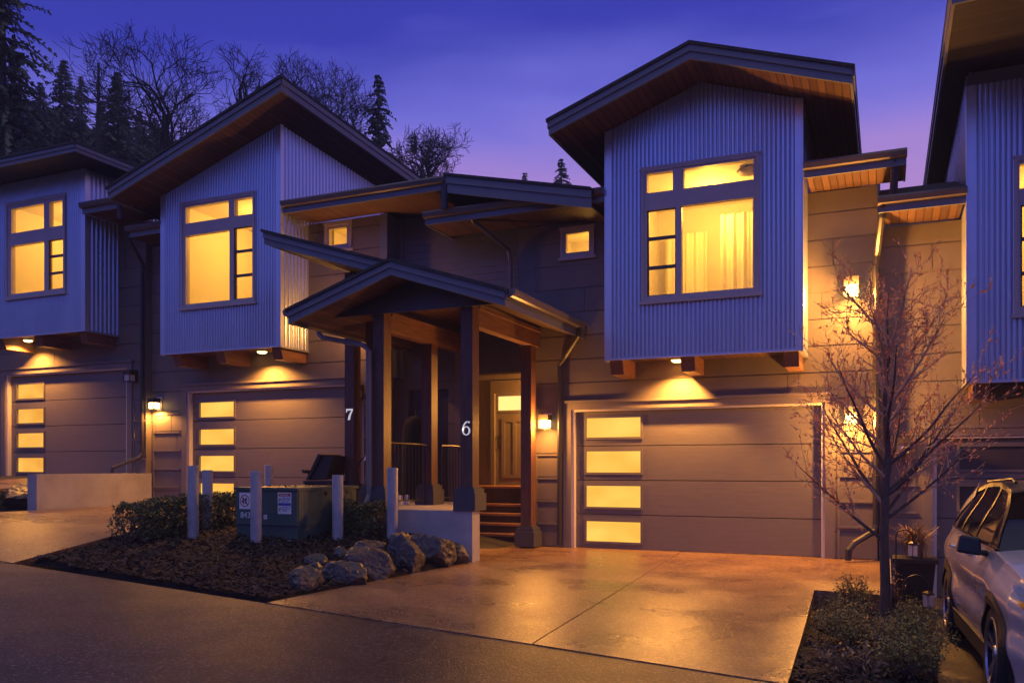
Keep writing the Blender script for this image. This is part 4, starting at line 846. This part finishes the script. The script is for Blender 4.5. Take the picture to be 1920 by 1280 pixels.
def grow(tr, tw, tips, p, d, l, r, lev, maxl, up=.12, wob=.25, split=(2, 3), lr=(.66, .86), rr=.66, seg=4, ang=(.3, .75), rmin=.003, thick=1):
    pts = [p.copy()]; q = p.copy(); dd = d.copy(); rs = [r]
    for i in range(seg):
        dd = (dd+Vector((random.gauss(0, wob), random.gauss(0, wob), random.gauss(0, wob*.7)+up))*.5).normalized(); q = q+dd*l/seg; pts.append(q.copy()); rs.append(max(rmin, r*(1-(1-rr)*(i+1)/seg)))
    (tr if lev <= thick else tw).tube(pts, rs, 7 if lev <= 1 else (5 if lev <= 3 else 3), False)
    if lev >= maxl: tips.append((pts[-1], dd)); return
    for k in range(random.randint(*split)):
        a = random.uniform(*ang); ax = dd.orthogonal().normalized(); ax.rotate(Matrix.Rotation(random.random()*6.28, 3, dd)); nd = dd.copy(); nd.rotate(Matrix.Rotation(a, 3, ax))
        i = seg if k == 0 else random.randint(max(1, seg//2), seg)
        grow(tr, tw, tips, pts[i], nd, l*random.uniform(*lr), rs[i]*(.86 if k == 0 else .66), lev+1, maxl, up, wob, split, lr, rr, seg, ang, rmin, thick)
# the small street tree
random.seed(21)
t = thing('young_tree', 'small bare tree with reddish buds in the bed beside the driveway', 'tree', (-.01, 10.42, -.33))
tr, tw, tips = MB(), MB(), []
base = Vector((-.01, 10.42, -.40)); rt = random.Random(4)
lead = [(0, 0, 0), (.005, 0, .5), (-.01, 0, 1.05), (.0, .02, 1.5), (.03, .02, 2.0), (.0, .03, 2.6), (.04, 0, 3.1), (.02, 0, 3.5), (.04, .02, 3.8)]
lr_ = [.072, .056, .050, .044, .035, .026, .017, .009, .005]
tr.tube([base+Vector(p) for p in lead], lr_, 10, False)
def onlead(z):
    for i in range(len(lead)-1):
        if z <= lead[i+1][2]: t_ = (z-lead[i][2])/(lead[i+1][2]-lead[i][2]); return base+Vector(lead[i]).lerp(Vector(lead[i+1]), t_)
    return base+Vector(lead[-1])
def branch(p, d, l, rad, curl, n, jit):
    pts = [p.copy()]; dd = d.normalized(); q = p.copy()
    for i in range(n):
        dd = (dd+Vector((rt.gauss(0, jit), rt.gauss(0, jit), curl+rt.gauss(0, jit*.6)))).normalized(); q = q+dd*l/n; pts.append(q.copy())
    rs = [max(.0026, rad*(1-.8*i/n)) for i in range(n+1)]; return pts, rs
def side(d, ang):
    ax = d.orthogonal().normalized(); ax.rotate(Matrix.Rotation(rt.random()*6.28, 3, d)); e = d.copy(); e.rotate(Matrix.Rotation(ang, 3, ax)); return e
az = .6; limbs = []
zz = 1.02
zz = 1.3
while zz < 3.3:
    limbs.append((zz, az+rt.gauss(0, .3), lerp(1.5, .8, min(1, max(0, (zz-1.0)/2.6)))*rt.uniform(.75, 1.1))); az += 2.4; zz += rt.uniform(.085, .15)
limbs += [(1.0, 3.05, 1.25), (1.25, .15, 1.3), (1.4, 2.6, 1.5), (1.55, .5, 1.45), (1.8, 3.4, 1.35)]
for z, a, l in limbs:
    p = onlead(z); d = Vector((math.cos(a), math.sin(a)*.8, rt.uniform(.6, 1.25)))
    pts, rs = branch(p, d, l, .010+.011*l, .055, 9, .07); (tr if l > 1.2 else tw).tube(pts, rs, 6, False)
    for i in range(2, 10):
        for _ in range(rt.choice((1, 1, 2, 2))):
            dd = (pts[min(i+1, 9)]-pts[i-1]).normalized(); p2, r2 = branch(pts[i], side(dd, rt.uniform(.4, .95)), rt.uniform(.2, .58)*(.6+.4*l), rs[i]*.6, .07, 6, .13); tw.tube(p2, r2, 4, False); tips.append((p2[-1], (p2[-1]-p2[-2]).normalized()))
            for j in range(1, 7):
                if rt.random() < .8:
                    d3 = (p2[j]-p2[j-1]).normalized(); p3, r3 = branch(p2[j], side(d3, rt.uniform(.5, 1.1)), rt.uniform(.05, .22), .0034, .06, 3, .2); tw.tube(p3, r3, 3, False); tips.append((p3[-1], (p3[-1]-p3[-2]).normalized()))
                    if rt.random() < .5: tips.append((p3[1], d3))
tr.build('trunk', M['bark2'], t, smooth=True); tw.build('crown', M['twig'], t)
bb = MB()
tipset = tips
for p, d in tipset:
    for k in range(random.randint(1, 2)):
        q = p-d*random.uniform(0, .14)+Vector((random.gauss(0, .012), random.gauss(0, .012), random.gauss(0, .012))); s_ = random.uniform(.008, .02); u = d.orthogonal().normalized()*s_*.6; v = d.cross(u).normalized()*s_*.6; e = d*s_*1.6
        bb.add([q-e, q+u, q+v, q-u, q-v, q+e], [(0, 1, 2), (0, 2, 3), (0, 3, 4), (0, 4, 1), (5, 2, 1), (5, 3, 2), (5, 4, 3), (5, 1, 4)])
o = bb.build('buds', M['bud'], t); o['kind'] = 'stuff'
# potted grass and two little lanterns on crooks
t = thing('potted_grass', 'tall black pot of dry brown ornamental grass by the dark garage door', 'potted plant', (.36, 12.9, -.48))
px, py, pz = .36, 12.9, -.48
b = MB(); b.hexa([(px-.19, py-.19, pz), (px+.19, py-.19, pz), (px+.19, py+.19, pz), (px-.19, py+.19, pz)], [(px-.25, py-.25, pz+.62), (px+.25, py-.25, pz+.62), (px+.25, py+.25, pz+.62), (px-.25, py+.25, pz+.62)]); b.box(px-.28, px+.28, py-.28, py+.28, pz+.621, pz+.68); b.build('pot', M['black'], t)
b = MB()
for _ in range(260):
    a = random.random()*6.28; r_ = random.uniform(.05, .34); h_ = random.uniform(.28, .52); x, y = px+random.gauss(0, .05), py+random.gauss(0, .05); ca, sa = math.cos(a), math.sin(a); w_ = .005
    pts = [(x, y, pz+.66), (x+ca*r_*.35, y+sa*r_*.35, pz+.66+h_*.75), (x+ca*r_, y+sa*r_, pz+.66+h_*random.uniform(.6, 1))]
    b.add([(p[0]-sa*w_, p[1]+ca*w_, p[2]) for p in pts]+[(p[0]+sa*w_, p[1]-ca*w_, p[2]) for p in pts], [(0, 1, 4, 3), (1, 2, 5, 4)])
b.build('grass_blades', M['straw'], t)
def crook(x, y, z, h, r, lab1, lab2):
    b = MB(); pts = [(x, y, z-.1), (x, y, z+h-r)]+[(x+r-r*math.cos(a), y, z+h-r+r*math.sin(a)) for a in [i*math.pi/10 for i in range(1, 10)]]+[(x+2*r, y, z+h-r-.03)]
    b.tube(pts, .009, 6); tag(origin(b.build('lantern_crook', M['iron']), (x, y, z)), lab1, 'hook', 'iron crooks for garden lanterns')
    lx, ly, lz = x+2*r, y, z+h-r-.2; t = thing('garden_lantern', lab2, 'lantern', (lx, ly, lz), group='hanging garden lanterns')
    b = MB(); b.lathe([(.075, lz+.10), (.06, lz+.125), (.015, lz+.15)], lx, ly, 4); b.box(lx-.06, lx+.06, ly-.06, ly+.06, lz-.05, lz-.04); b.tube([(lx, ly, lz+.15), (lx, ly, lz+.175)], .006, 5); b.build('lantern_frame', M['iron'], t)
    b = MB()
    for s in (-1, 1): b.box(lx+s*.03-.024, lx+s*.03+.024, ly-.05, ly+.05, lz-.039, lz+.099)
    b.build('lantern_glass', M['unlit'], t)
crook(.12, 12.25, -.40, 1.02, .1, 'taller iron crook left of the black pot', 'small garden lantern hanging before the black pot')
crook(.20, 11.3, -.36, .50, .13, 'lower arched iron crook in front of the black pot', 'small garden lantern hanging low over the yellow-green shrub')
# ---------------------------------------------------------------- the parked car (front towards the street)
CAR = thing('parked_car', 'white sport utility car with black roof, parked at the right edge', 'car', (1.62, 8.95, -.425))
CAR.rotation_euler = (-.018, .035, .043)
def smooth(t): t = max(0, min(1, t)); return t*t*(3-2*t)
def pw(pts, x):
    if x <= pts[0][0]: return pts[0][1]
    for (a, p), (b, q) in zip(pts, pts[1:]):
        if x <= b: return lerp(p, q, smooth((x-a)/(b-a))) if len(pts) < 4 else lerp(p, q, (x-a)/(b-a))
    return pts[-1][1]
HW = [(-2.45, .66), (-2.38, .78), (-2.25, .87), (-2.0, .935), (-1.5, .965), (-.5, .955), (.8, .96), (1.5, .972), (2.0, .94), (2.3, .86), (2.45, .72)]
BELT = [(-2.45, .90), (-2.2, .98), (-1.7, 1.07), (-1.1, 1.13), (-.6, 1.12), (.6, 1.16), (1.6, 1.20), (2.2, 1.20), (2.45, 1.1)]
WY, WZ = (-1.5, 1.5), .385
def side_x(y, z):
    h = pw(HW, y); b = pw(BELT, y); t = (z-.26)/(b-.26)
    f = .06*(1-smooth(t/.35))+.065*smooth((t-.80)/.2)+.018*math.exp(-((t-.50)/.10)**2)-.016*math.exp(-((t-.72)/.09)**2)
    for wy in WY: f -= .022*math.exp(-((y-wy)/.42)**2)*smooth(1-abs(z-.62)/.45)
    return h-f
nb, nr = 200, 26
body_b = MB()
for s in (-1, 1):
    o = len(body_b.v)
    for i in range(nb+1):
        y = lerp(-2.45, 2.45, i/nb)
        for j in range(nr+1): z = lerp(.26, pw(BELT, y), j/nr); body_b.v.append((s*side_x(y, z), y, z))
    for i in range(nb):
        for j in range(nr):
            y = lerp(-2.45, 2.45, (i+.5)/nb); z = lerp(.26, pw(BELT, y), (j+.5)/nr)
            if any(math.hypot(y-wy, z-WZ) < .425 for wy in WY): continue
            a = o+i*(nr+1)+j; q = (a, a+1, a+nr+2, a+nr+1); body_b.f.append(q if s < 0 else q[::-1])
# bonnet, tail and end caps
o = len(body_b.v); ny, nx = 40, 24
for i in range(ny+1):
    y = lerp(-2.45, -.95, i/ny)
    for k in range(nx+1):
        u = lerp(-1, 1, k/nx); h = side_x(y, pw(BELT, y)); body_b.v.append((u*h, y, pw(BELT, y)+.055*(1-u**4)*smooth((y+2.5)/.4)-(.012*smooth((.72-abs(u))/.05))))
for i in range(ny):
    for k in range(nx): a = o+i*(nx+1)+k; body_b.f.append((a, a+1, a+nx+2, a+nx+1))
for ye in (-2.45, 2.45):
    o = len(body_b.v)
    for j in range(13):
        z = lerp(.26, pw(BELT, ye), j/12); h = side_x(ye, z)
        for k in range(9): u = k/4-1; body_b.v.append((u*h, ye+(-.06 if ye < 0 else .06)*(1-u*u), z))
    for j in range(12):
        for k in range(8): a = o+j*9+k; body_b.f.append((a, a+1, a+10, a+9))
body_o = body_b.build('body', M['carp'], CAR, smooth=True, local=True)
ub = MB(); ub.box(-.80, .80, -2.3, 2.3, .24, .5); ub.box(-.78, .78, -1.0, 2.35, .5, 1.10); ub.build('underbody', M['clad'], CAR, local=True)
# greenhouse: glass sides, roof, pillars
def gx(y, z):
    b = pw(BELT, y); t = (z-b)/(1.70-b); return lerp(side_x(y, b)-.015, .655, smooth(t)*.55+t*.45)
TOPZ = [(-1.15, 1.14), (-.75, 1.42), (-.30, 1.66), (.3, 1.725), (1.0, 1.72), (1.8, 1.63), (2.05, 1.50), (2.35, 1.2)]
for s in (-1, 1):
    gl_, pil, dp = MB(), MB(), MB(); o = len(gl_.v); n = 70
    for i in range(n+1):
        y = lerp(-1.1, 2.3, i/n); b = pw(BELT, y)+.0; t = max(b+.005, pw(TOPZ, y)-.035)
        for j in range(9): z = lerp(b, t, j/8); gl_.v.append((s*gx(y, z), y, z))
    for i in range(n):
        for j in range(8): a = o+i*9+j; q = (a, a+1, a+10, a+9); gl_.f.append(q if s < 0 else q[::-1])
    def strip(m, pts, w, off=.008):      # a flat band lying on the glass from point to point in (y, z)
        for (ya, za), (yb, zb) in zip(pts, pts[1:]):
            l_ = math.hypot(yb-ya, zb-za); ny_, nz_ = -(zb-za)/l_*w/2, (yb-ya)/l_*w/2; k = 6; prev = None
            for i in range(k+1):
                y, z = lerp(ya, yb, i/k), lerp(za, zb, i/k); r = [(s*(gx(y+q*ny_, z+q*nz_)+off), y+q*ny_, z+q*nz_) for q in (-1, 1)]
                if prev: m.quad(prev[0], prev[1], r[1], r[0])
                prev = r
    strip(pil, [(-1.05, 1.17), (-.72, 1.40), (-.28, 1.62)], .07); strip(pil, [(-.28, 1.62), (.3, 1.685), (1.0, 1.68), (1.75, 1.60)], .05); strip(pil, [(.22, 1.14), (.18, 1.68)], .08); strip(pil, [(-.62, 1.12), (-.55, 1.5)], .03)
    strip(pil, [(1.12, 1.18), (1.02, 1.68)], .06)
    strip(dp, [(2.22, 1.22), (1.55, 1.64)], .20, .012)
    ch = MB(); strip(ch, [(-1.0, 1.135), (-.3, 1.135), (.7, 1.175), (1.7, 1.215)], .022, .014); strip(ch, [(-.26, 1.645), (.3, 1.71), (1.0, 1.705), (1.6, 1.64)], .008, .016); ch.build('window_chrome', M['chrome'], CAR, local=True)
    gl_.build('side_glass', M['cargl'], CAR, smooth=True, local=True); pil.build('pillar_trim', M['clad'], CAR, local=True); dp.build('rear_pillar', M['carp'], CAR, local=True)
rf = MB(); n, k = 60, 14
for i in range(n+1):
    y = lerp(-.34, 2.1, i/n); h = gx(y, pw(TOPZ, y)-.035)
    for j in range(k+1): u = lerp(-1, 1, j/k); rf.v.append((u*h, y, pw(TOPZ, y)-.035+.045*(1-u**4)))
for i in range(n):
    for j in range(k): a = i*(k+1)+j; rf.f.append((a, a+1, a+k+2, a+k+1))
rf.build('roof', M['black'], CAR, smooth=True, local=True)
for nm, ya, yb, N_ in (('windscreen', -1.12, -.34, 16), ('rear_window', 1.85, 2.33, 10)):
    ws = MB()
    for i in range(N_+1):
        y = lerp(ya, yb, i/N_); z = pw(TOPZ, y)-.03; h = gx(y, max(pw(BELT, y)+.004, z-.01))-.004
        for j in range(13): u = lerp(-1, 1, j/12); ws.v.append((u*h, y-(.10*(1-u*u) if ya < 0 else -.05*(1-u*u)), z+.012*(1-u*u)))
    for i in range(N_):
        for j in range(12): a = i*13+j; ws.f.append((a, a+1, a+14, a+13))
    ws.build(nm, M['cargl'], CAR, smooth=True, local=True)
for s in (-1, 1):
    rl = MB(); rl.tube([(s*.60, -.05, 1.70), (s*.60, .10, 1.735), (s*.60, 1.5, 1.715), (s*.60, 1.65, 1.66)], .014, 8); rl.build('roof_rail', M['clad'], CAR, local=True)
    for wy in WY:
        c = MB(); n = 36; a0, a1 = -.55, math.pi+.55; pr = None
        for i in range(n+1):
            a = lerp(a0, a1, i/n); cur_ = []
            for r in (.375, .432, .475):
                y, z = wy+r*math.cos(a), max(.25, WZ+r*math.sin(a)); x = side_x(max(-2.44, min(2.44, y)), min(z, pw(BELT, y)))
                cur_.append((s*(x+(.022 if r < .44 else .006)), y, z))
            y, z = wy+.40*math.cos(a), WZ+.40*math.sin(a); cur_.insert(0, (s*.66, y, z))
            if pr:
                for q in range(3): c.quad(pr[q], pr[q+1], cur_[q+1], cur_[q])
            pr = cur_
        c.build('wheel_arch', M['clad'], CAR, smooth=True, local=True)
    sl = MB(); sl.hexa([(s*.80, -1.06, .2), (s*.93, -1.06, .23), (s*.93, 1.06, .23), (s*.80, 1.06, .2)], [(s*.80, -1.06, .36), (s*.945, -1.06, .37), (s*.945, 1.06, .37), (s*.80, 1.06, .36)]); sl.tube([(s*.945, -1.05, .385), (s*.945, 1.05, .385)], .008, 6); sl.build('side_sill', M['clad'], CAR, local=True)
    mi = MB(); mi.hexa([(s*.96, -.84, 1.07), (s*1.15, -.82, 1.09), (s*1.14, -.68, 1.09), (s*.95, -.66, 1.07)], [(s*.97, -.82, 1.22), (s*1.12, -.80, 1.24), (s*1.12, -.69, 1.24), (s*.96, -.68, 1.22)]); mi.hexa([(s*.90, -.78, 1.06), (s*.97, -.80, 1.075), (s*.97, -.70, 1.075), (s*.90, -.70, 1.06)], [(s*.90, -.78, 1.12), (s*.97, -.80, 1.12), (s*.97, -.70, 1.12), (s*.90, -.70, 1.12)]); mo = mi.build('wing_mirror', M['black'], CAR, local=True); bm_ = mo.modifiers.new('bevel', 'BEVEL'); bm_.width = .03; bm_.segments = 3
    for yh in (-.05, 1.02):
        x = side_x(yh, 1.03); h = MB(); h.tube([(s*(x+.002), yh-.10, 1.03), (s*(x+.035), yh-.08, 1.035), (s*(x+.035), yh+.07, 1.037), (s*(x+.002), yh+.10, 1.035)], .013, 8); h.build('door_handle', M['chrome'], CAR, local=True)
    for yd, z0, z1 in ((-.98, .42, 1.12), (.20, .40, 1.14), (1.12, .9, 1.18)):
        d = MB(); q = None
        for i in range(15):
            z = lerp(z0, z1, i/14); x = s*(side_x(yd, z)+.0015)
            if q: d.quad((q[0], yd-.004, q[1]), (q[0], yd+.004, q[1]), (x, yd+.004, z), (x, yd-.004, z))
            q = (x, z)
        d.build('door_seam', M['clad'], CAR, local=True)
    hl = MB(); q = None
    for i in range(11):
        y = lerp(-2.40, -1.93, i/10); zt_h = pw(BELT, y)-.05; zb_h = zt_h-.10*(1-i/13); r = [(s*(side_x(y, z)+.004), y, z) for z in (zb_h, (zb_h+zt_h)/2, zt_h)]
        if q: hl.quad(q[0], q[1], r[1], r[0]); hl.quad(q[1], q[2], r[2], r[1])
        q = r
    hl.build('headlight', M['head'], CAR, smooth=True, local=True)
    am = MB(); q = None
    for i in range(5):
        y = lerp(-2.30, -2.15, i/4); z = pw(BELT, y)-.115; r = [(s*(side_x(y, zz)+.007), y, zz) for zz in (z-.03, z)]
        if q: am.quad(q[0], q[1], r[1], r[0])
        q = r
    am.build('side_marker', M['amber'], CAR, local=True)
    for wy in WY:
        we = bpy.data.objects.new('wheel', None); C.objects.link(we); we.parent = CAR; we.location = (s*.845, wy, WZ); we.empty_display_size = .2
        ty_ = MB(); pr = [(.265, -.115), (.33, -.125), (.368, -.10), (.385, -.05), (.385, .05), (.368, .10), (.33, .125), (.265, .115)]; sg = 48
        for r, x in pr:
            for i in range(sg): a = 2*math.pi*i/sg; ty_.v.append((s*x, r*math.cos(a), r*math.sin(a)))
        for q in range(len(pr)-1):
            for i in range(sg): ty_.f.append((q*sg+i, q*sg+(i+1) % sg, (q+1)*sg+(i+1) % sg, (q+1)*sg+i))
        ty_.build('tyre', M['tyre'], we, smooth=True, local=True)
        ds = MB(); ds.lathe([(.27, 0), (.27, .01)], 0, 0, 36); ds.v = [(s*(.03+z), x, y) for x, y, z in ds.v]; o = len(ds.v)
        for r, x in ((.272, .115), (.258, .10), (.255, .03)):
            for i in range(36): a = 2*math.pi*i/36; ds.v.append((s*x, r*math.cos(a), r*math.sin(a)))
        for q in range(2):
            for i in range(36): ds.f.append((o+q*36+i, o+q*36+(i+1) % 36, o+(q+1)*36+(i+1) % 36, o+(q+1)*36+i))
        ds.build('wheel_well', M['rimd'], we, local=True)
        sp = MB()
        for i in range(5):
            for off in (-.17, .17):
                a = 2*math.pi*i/5+.3; c0, s0 = math.cos(a+off*.5), math.sin(a+off*.5); c1, s1 = math.cos(a+off), math.sin(a+off)
                p0, p1 = Vector((s*.085, c0*.05, s0*.05)), Vector((s*.108, c1*.258, s1*.258)); t_ = Vector((0, -s1, c1)); w0, w1 = .016, .022; dx = Vector((s*-.03, 0, 0))
                sp.hexa([p0-t_*w0+dx, p0+t_*w0+dx, p1+t_*w1+dx, p1-t_*w1+dx], [p0-t_*w0, p0+t_*w0, p1+t_*w1, p1-t_*w1])
        o = len(sp.v)
        for r, x in ((.06, .08), (.05, .105), (.0, .11)):
            for i in range(20): a = 2*math.pi*i/20; sp.v.append((s*x, r*math.cos(a), r*math.sin(a)))
        for q in range(2):
            for i in range(20): sp.f.append((o+q*20+i, o+q*20+(i+1) % 20, o+(q+1)*20+(i+1) % 20, o+(q+1)*20+i))
        o = len(sp.v)
        for r, x in ((.274, .118), (.262, .122), (.250, .108)):
            for i in range(40): a = 2*math.pi*i/40; sp.v.append((s*x, r*math.cos(a), r*math.sin(a)))
        for q in range(2):
            for i in range(40): sp.f.append((o+q*40+i, o+q*40+(i+1) % 40, o+(q+1)*40+(i+1) % 40, o+(q+1)*40+i))
        sp.build('rim', M['rim'], we, smooth=False, local=True)
gr = MB(); gr.box(-.45, .45, -2.535, -2.46, .42, .84); gr.build('grille', M['clad'], CAR, local=True)

# ---------------------------------------------------------------- trees beyond the roofs
def ray(px, d): u = (px-960)/1590; a = R(23.8); return (-math.sin(a)+u*math.cos(a))*d, (math.cos(a)+u*math.sin(a))*d
def topz(py, d): return 1.44+(875-py)/1590*d
def conifer_mesh(seed, whorls=34, droop=.35, dens=6, loose=.0, fat=1.0):
    rg = random.Random(seed); t, c = MB(), MB()
    t.tube([(0, 0, -.06), (rg.gauss(0, .003), 0, .4), (rg.gauss(0, .004), 0, .98)], [.017, .011, .0015], 7, False)
    for k in range(whorls):
        z = .08+.91*(k/whorls)**.85; L_ = .27*(1-z)**.86*rg.uniform(.65, 1.2)+.004
        for q in range(rg.randint(dens-1, dens+1)):
            if rg.random() < loose: continue
            a = rg.random()*6.28; ca, sa = math.cos(a), math.sin(a); l_ = L_*rg.uniform(.55, 1.12); dr = droop*rg.uniform(.5, 1.4); n = max(5, int(l_*110))
            pz = lambda f: z+l_*(.22*f-dr*f*f)
            t.tube([(0, 0, z), (ca*l_*.5, sa*l_*.5, pz(.5)), (ca*l_, sa*l_, pz(1))], [.0028*(1-z)+.0008, .0016, .0005], 3, False)
            for i in range(n):
                f = (i+.6)/n; x, y, zz = ca*l_*f, sa*l_*f, pz(f); s_ = .015*fat*(.3+.7*min(1, (1-z)*3.5))*(1.15-.5*f)*rg.uniform(.7, 1.35)
                for sd in (-1, 1):
                    b_ = a+sd*rg.uniform(.5, 1.1); e = (x+math.cos(b_)*s_, y+math.sin(b_)*s_, zz-s_*rg.uniform(.1, .75)); w_ = s_*.3
                    c.add([(x, y, zz+.002), (x+(e[0]-x)*.5-math.sin(b_)*w_, y+(e[1]-y)*.5+math.cos(b_)*w_, (zz+e[2])/2+.003), e, (x+(e[0]-x)*.5+math.sin(b_)*w_, y+(e[1]-y)*.5-math.cos(b_)*w_, (zz+e[2])/2-.006)], [(0, 1, 2, 3)])
    tm = bpy.data.meshes.new('trunk'); tm.from_pydata(t.v, [], t.f); tm.materials.append(M['bark']); cm = bpy.data.meshes.new('crown'); cm.from_pydata(c.v, [], c.f); cm.materials.append(M['needle']); return tm, cm
def wood():
    t, c = conifer_mesh(9, 22, .45, 6); rg = random.Random(2); v, f = [], []; cv = [Vector(q.co) for q in c.vertices]; cf = [tuple(p.vertices) for p in c.polygons]
    for k in range(38):
        px = -60+13.5*k+rg.uniform(-8, 8); d = rg.uniform(70, 86); x, y = ray(px, d); z = hz(x, y)-1.5; h = topz(rg.uniform(150, 195)+max(0, px)*.20, d)-z
        if h < 3: continue
        o = len(v); a = rg.random()*6; ca, sa = math.cos(a)*h*1.5, math.sin(a)*h*1.5
        v += [(x+q.x*ca-q.y*sa, y+q.x*sa+q.y*ca, z+q.z*h) for q in cv]; f += [tuple(i+o for i in p) for p in cf]
    me = bpy.data.meshes.new('far_wood'); me.from_pydata(v, [], f); me.materials.append(M['needle']); o = bpy.data.objects.new('far_wood', me); C.objects.link(o)
    tag(o, 'dark far wood filling the hillside behind the left houses', 'wood', kind='stuff')
wood()
CM = [conifer_mesh(1, 74, .40, 8), conifer_mesh(2, 62, .5, 7, .05), conifer_mesh(3, 40, .6, 6, .15)]
def conifer(px, py, d, kind, label, wide=1.0, group=None, cat='tree'):
    x, y = ray(px, d); z = hz(x, y) if y > 30 else gz(x, y); h = topz(py, d)-z
    t = thing('conifer', label, cat, (x, y, z), random.random()*6.28, group); t.scale = (h*wide, h*wide, h)
    for nm, me in zip(('trunk', 'crown'), CM[kind]): o = bpy.data.objects.new(nm, me); C.objects.link(o); o.parent = t
    return t
random.seed(5)
conifer(8, -190, 30, 2, 'very tall loose-branched conifer at the upper left corner', .95)
conifer(710, 128, 42, 1, 'tall dark conifer rising behind the sharp-peaked roof', .80)
conifer(1053, 290, 72, 1, 'small distant conifer between the two main roofs', 1.0)
conifer(985, 317, 75, 1, 'smaller distant conifer left of the one between the main roofs', .9)
conifer(1094, 344, 78, 1, 'tip of a distant conifer beside the gabled roof edge', 1)
conifer(220, 128, 46, 0, 'broad pointed conifer right of the bare pole on the wooded slope', 1.05)
for px, py, d, k, wd in ((120, 106, 50, 0, .8), (76, 150, 56, 0, .9), (153, 138, 60, 1, .8), (30, 110, 52, 0, .9), (192, 185, 62, 0, .9), (262, 205, 62, 0, 1.0), (290, 216, 66, 1, 1), (100, 200, 48, 1, 1.1), (55, 205, 44, 0, 1.1), (150, 215, 48, 0, 1.1), (240, 232, 52, 0, 1.2), (-20, 120, 48, 0, 1.1), (20, 190, 42, 0, 1.2), (205, 245, 46, 0, 1.3), (130, 240, 42, 0, 1.3), (275, 250, 52, 0, 1.4), (325, 262, 58, 0, 1.4), (365, 268, 60, 0, 1.3), (80, 255, 40, 0, 1.3), (180, 235, 56, 0, 1.2), (300, 235, 60, 0, 1.3), (5, 245, 39, 0, 1.3)):
    conifer(px, py, d, k, 'dark conifer among the wooded slope behind the left houses', wd*1.25, 'conifers on the wooded slope')
def bare(px, base_py, py, d, spread, label, seed, limbs_=5, lev=6, trunkf=.22, up=.14, lean=0):
    random.seed(seed); x, y = ray(px, d); z = hz(x, y) if y > 30 else gz(x, y); H = topz(py, d)-z; zf = topz(base_py, d)-z
    t = thing('bare_tree', label, 'tree', (x, y, z)); tr, tw, tips = MB(), MB(), []
    tr.tube([(0, 0, -.3), (lean*.3, 0, zf*.5), (lean, 0, zf)], [.013*H, .011*H, .009*H], 8, False); l = (H-zf)*.34
    wdt = spread/1590*d
    for k in range(limbs_):
        a = 6.28*k/limbs_+random.uniform(-.4, .4); hx_ = wdt/(H-zf)*random.uniform(.5, 1.25)
        grow(tr, tw, tips, Vector((lean, 0, zf*random.uniform(.85, 1))), Vector((math.cos(a)*hx_, math.sin(a)*hx_, 1)).normalized(), l*random.uniform(.85, 1.1), .0070*H, 1, lev, up, .34, (2, 3), (.68, .9), .66, 4, (.35, 1.0), .011, 2)
    zt = max([p.z for p, _ in tips]); s_ = H/zt
    for b in (tr, tw): b.v = [(a, c, e*s_) for a, c, e in b.v]
    tr.build('trunk', M['bark'], t, local=True); tw.build('crown', M['bark'], t, local=True)
bare(312, 255, 48, 38, 60, 'large spreading bare tree behind the left end of the sharp-peaked roof', 11, 7, 7, .3)
bare(450, 215, 88, 42, 28, 'slender bare tree partly behind the rising roof edge, right of the large spreading one', 12, 4, 6)
bare(548, 210, 98, 42, 22, 'thin bare tree just right of the sharp roof peak', 13, 4, 6, up=.16)
bare(628, 250, 106, 44, 36, 'bushy-topped bare tree left of the tall dark conifer', 14, 6, 7)
bare(792, 345, 232, 44, 60, 'rounded bare tree right of the tall dark conifer', 15, 8, 7, up=.04)
random.seed(3)
x, y = ray(178, 40); z = hz(x, y); h = topz(120, 40)-z
t = thing('dead_tree', 'straight bare dead trunk standing before the wooded slope', 'tree', (x, y, z)); b = MB(); b.tube([(0, 0, -.3), (.1, 0, h*.5), (.25, 0, h)], [.22, .16, .05], 7, False); b.build('trunk', M['bark'], t, local=True); b = MB()
for k in range(16):
    zz = h*random.uniform(.6, .93); a = random.choice((0, 3.14))+random.gauss(0, .5); l = random.uniform(.5, 1.8); b.tube([(.2, 0, zz), (.2+math.cos(a)*l*.5, math.sin(a)*l*.5, zz+l*.12), (.2+math.cos(a)*l, math.sin(a)*l, zz+l*random.uniform(-.1, .7))], [.05, .03, .008], 5, False)
b.build('crown', M['bark'], t, local=True)

# ---------------------------------------------------------------- thin evening haze over the whole place
hm = bpy.data.materials.new('haze'); hm.use_nodes = True; hm.node_tree.nodes.clear(); ho = hm.node_tree.nodes.new('ShaderNodeOutputMaterial'); hv = hm.node_tree.nodes.new('ShaderNodeVolumePrincipled')
hv.inputs['Color'].default_value = (.82, .84, .9, 1); hv.inputs['Density'].default_value = .0017; hm.node_tree.links.new(hv.outputs[0], ho.inputs['Volume'])
b = MB(); b.box(-125, 95, -52, 132, -14, 50); o = b.build('haze', hm); o['kind'] = 'stuff'; o['label'] = 'thin bluish evening haze in the air'; o['category'] = 'haze'
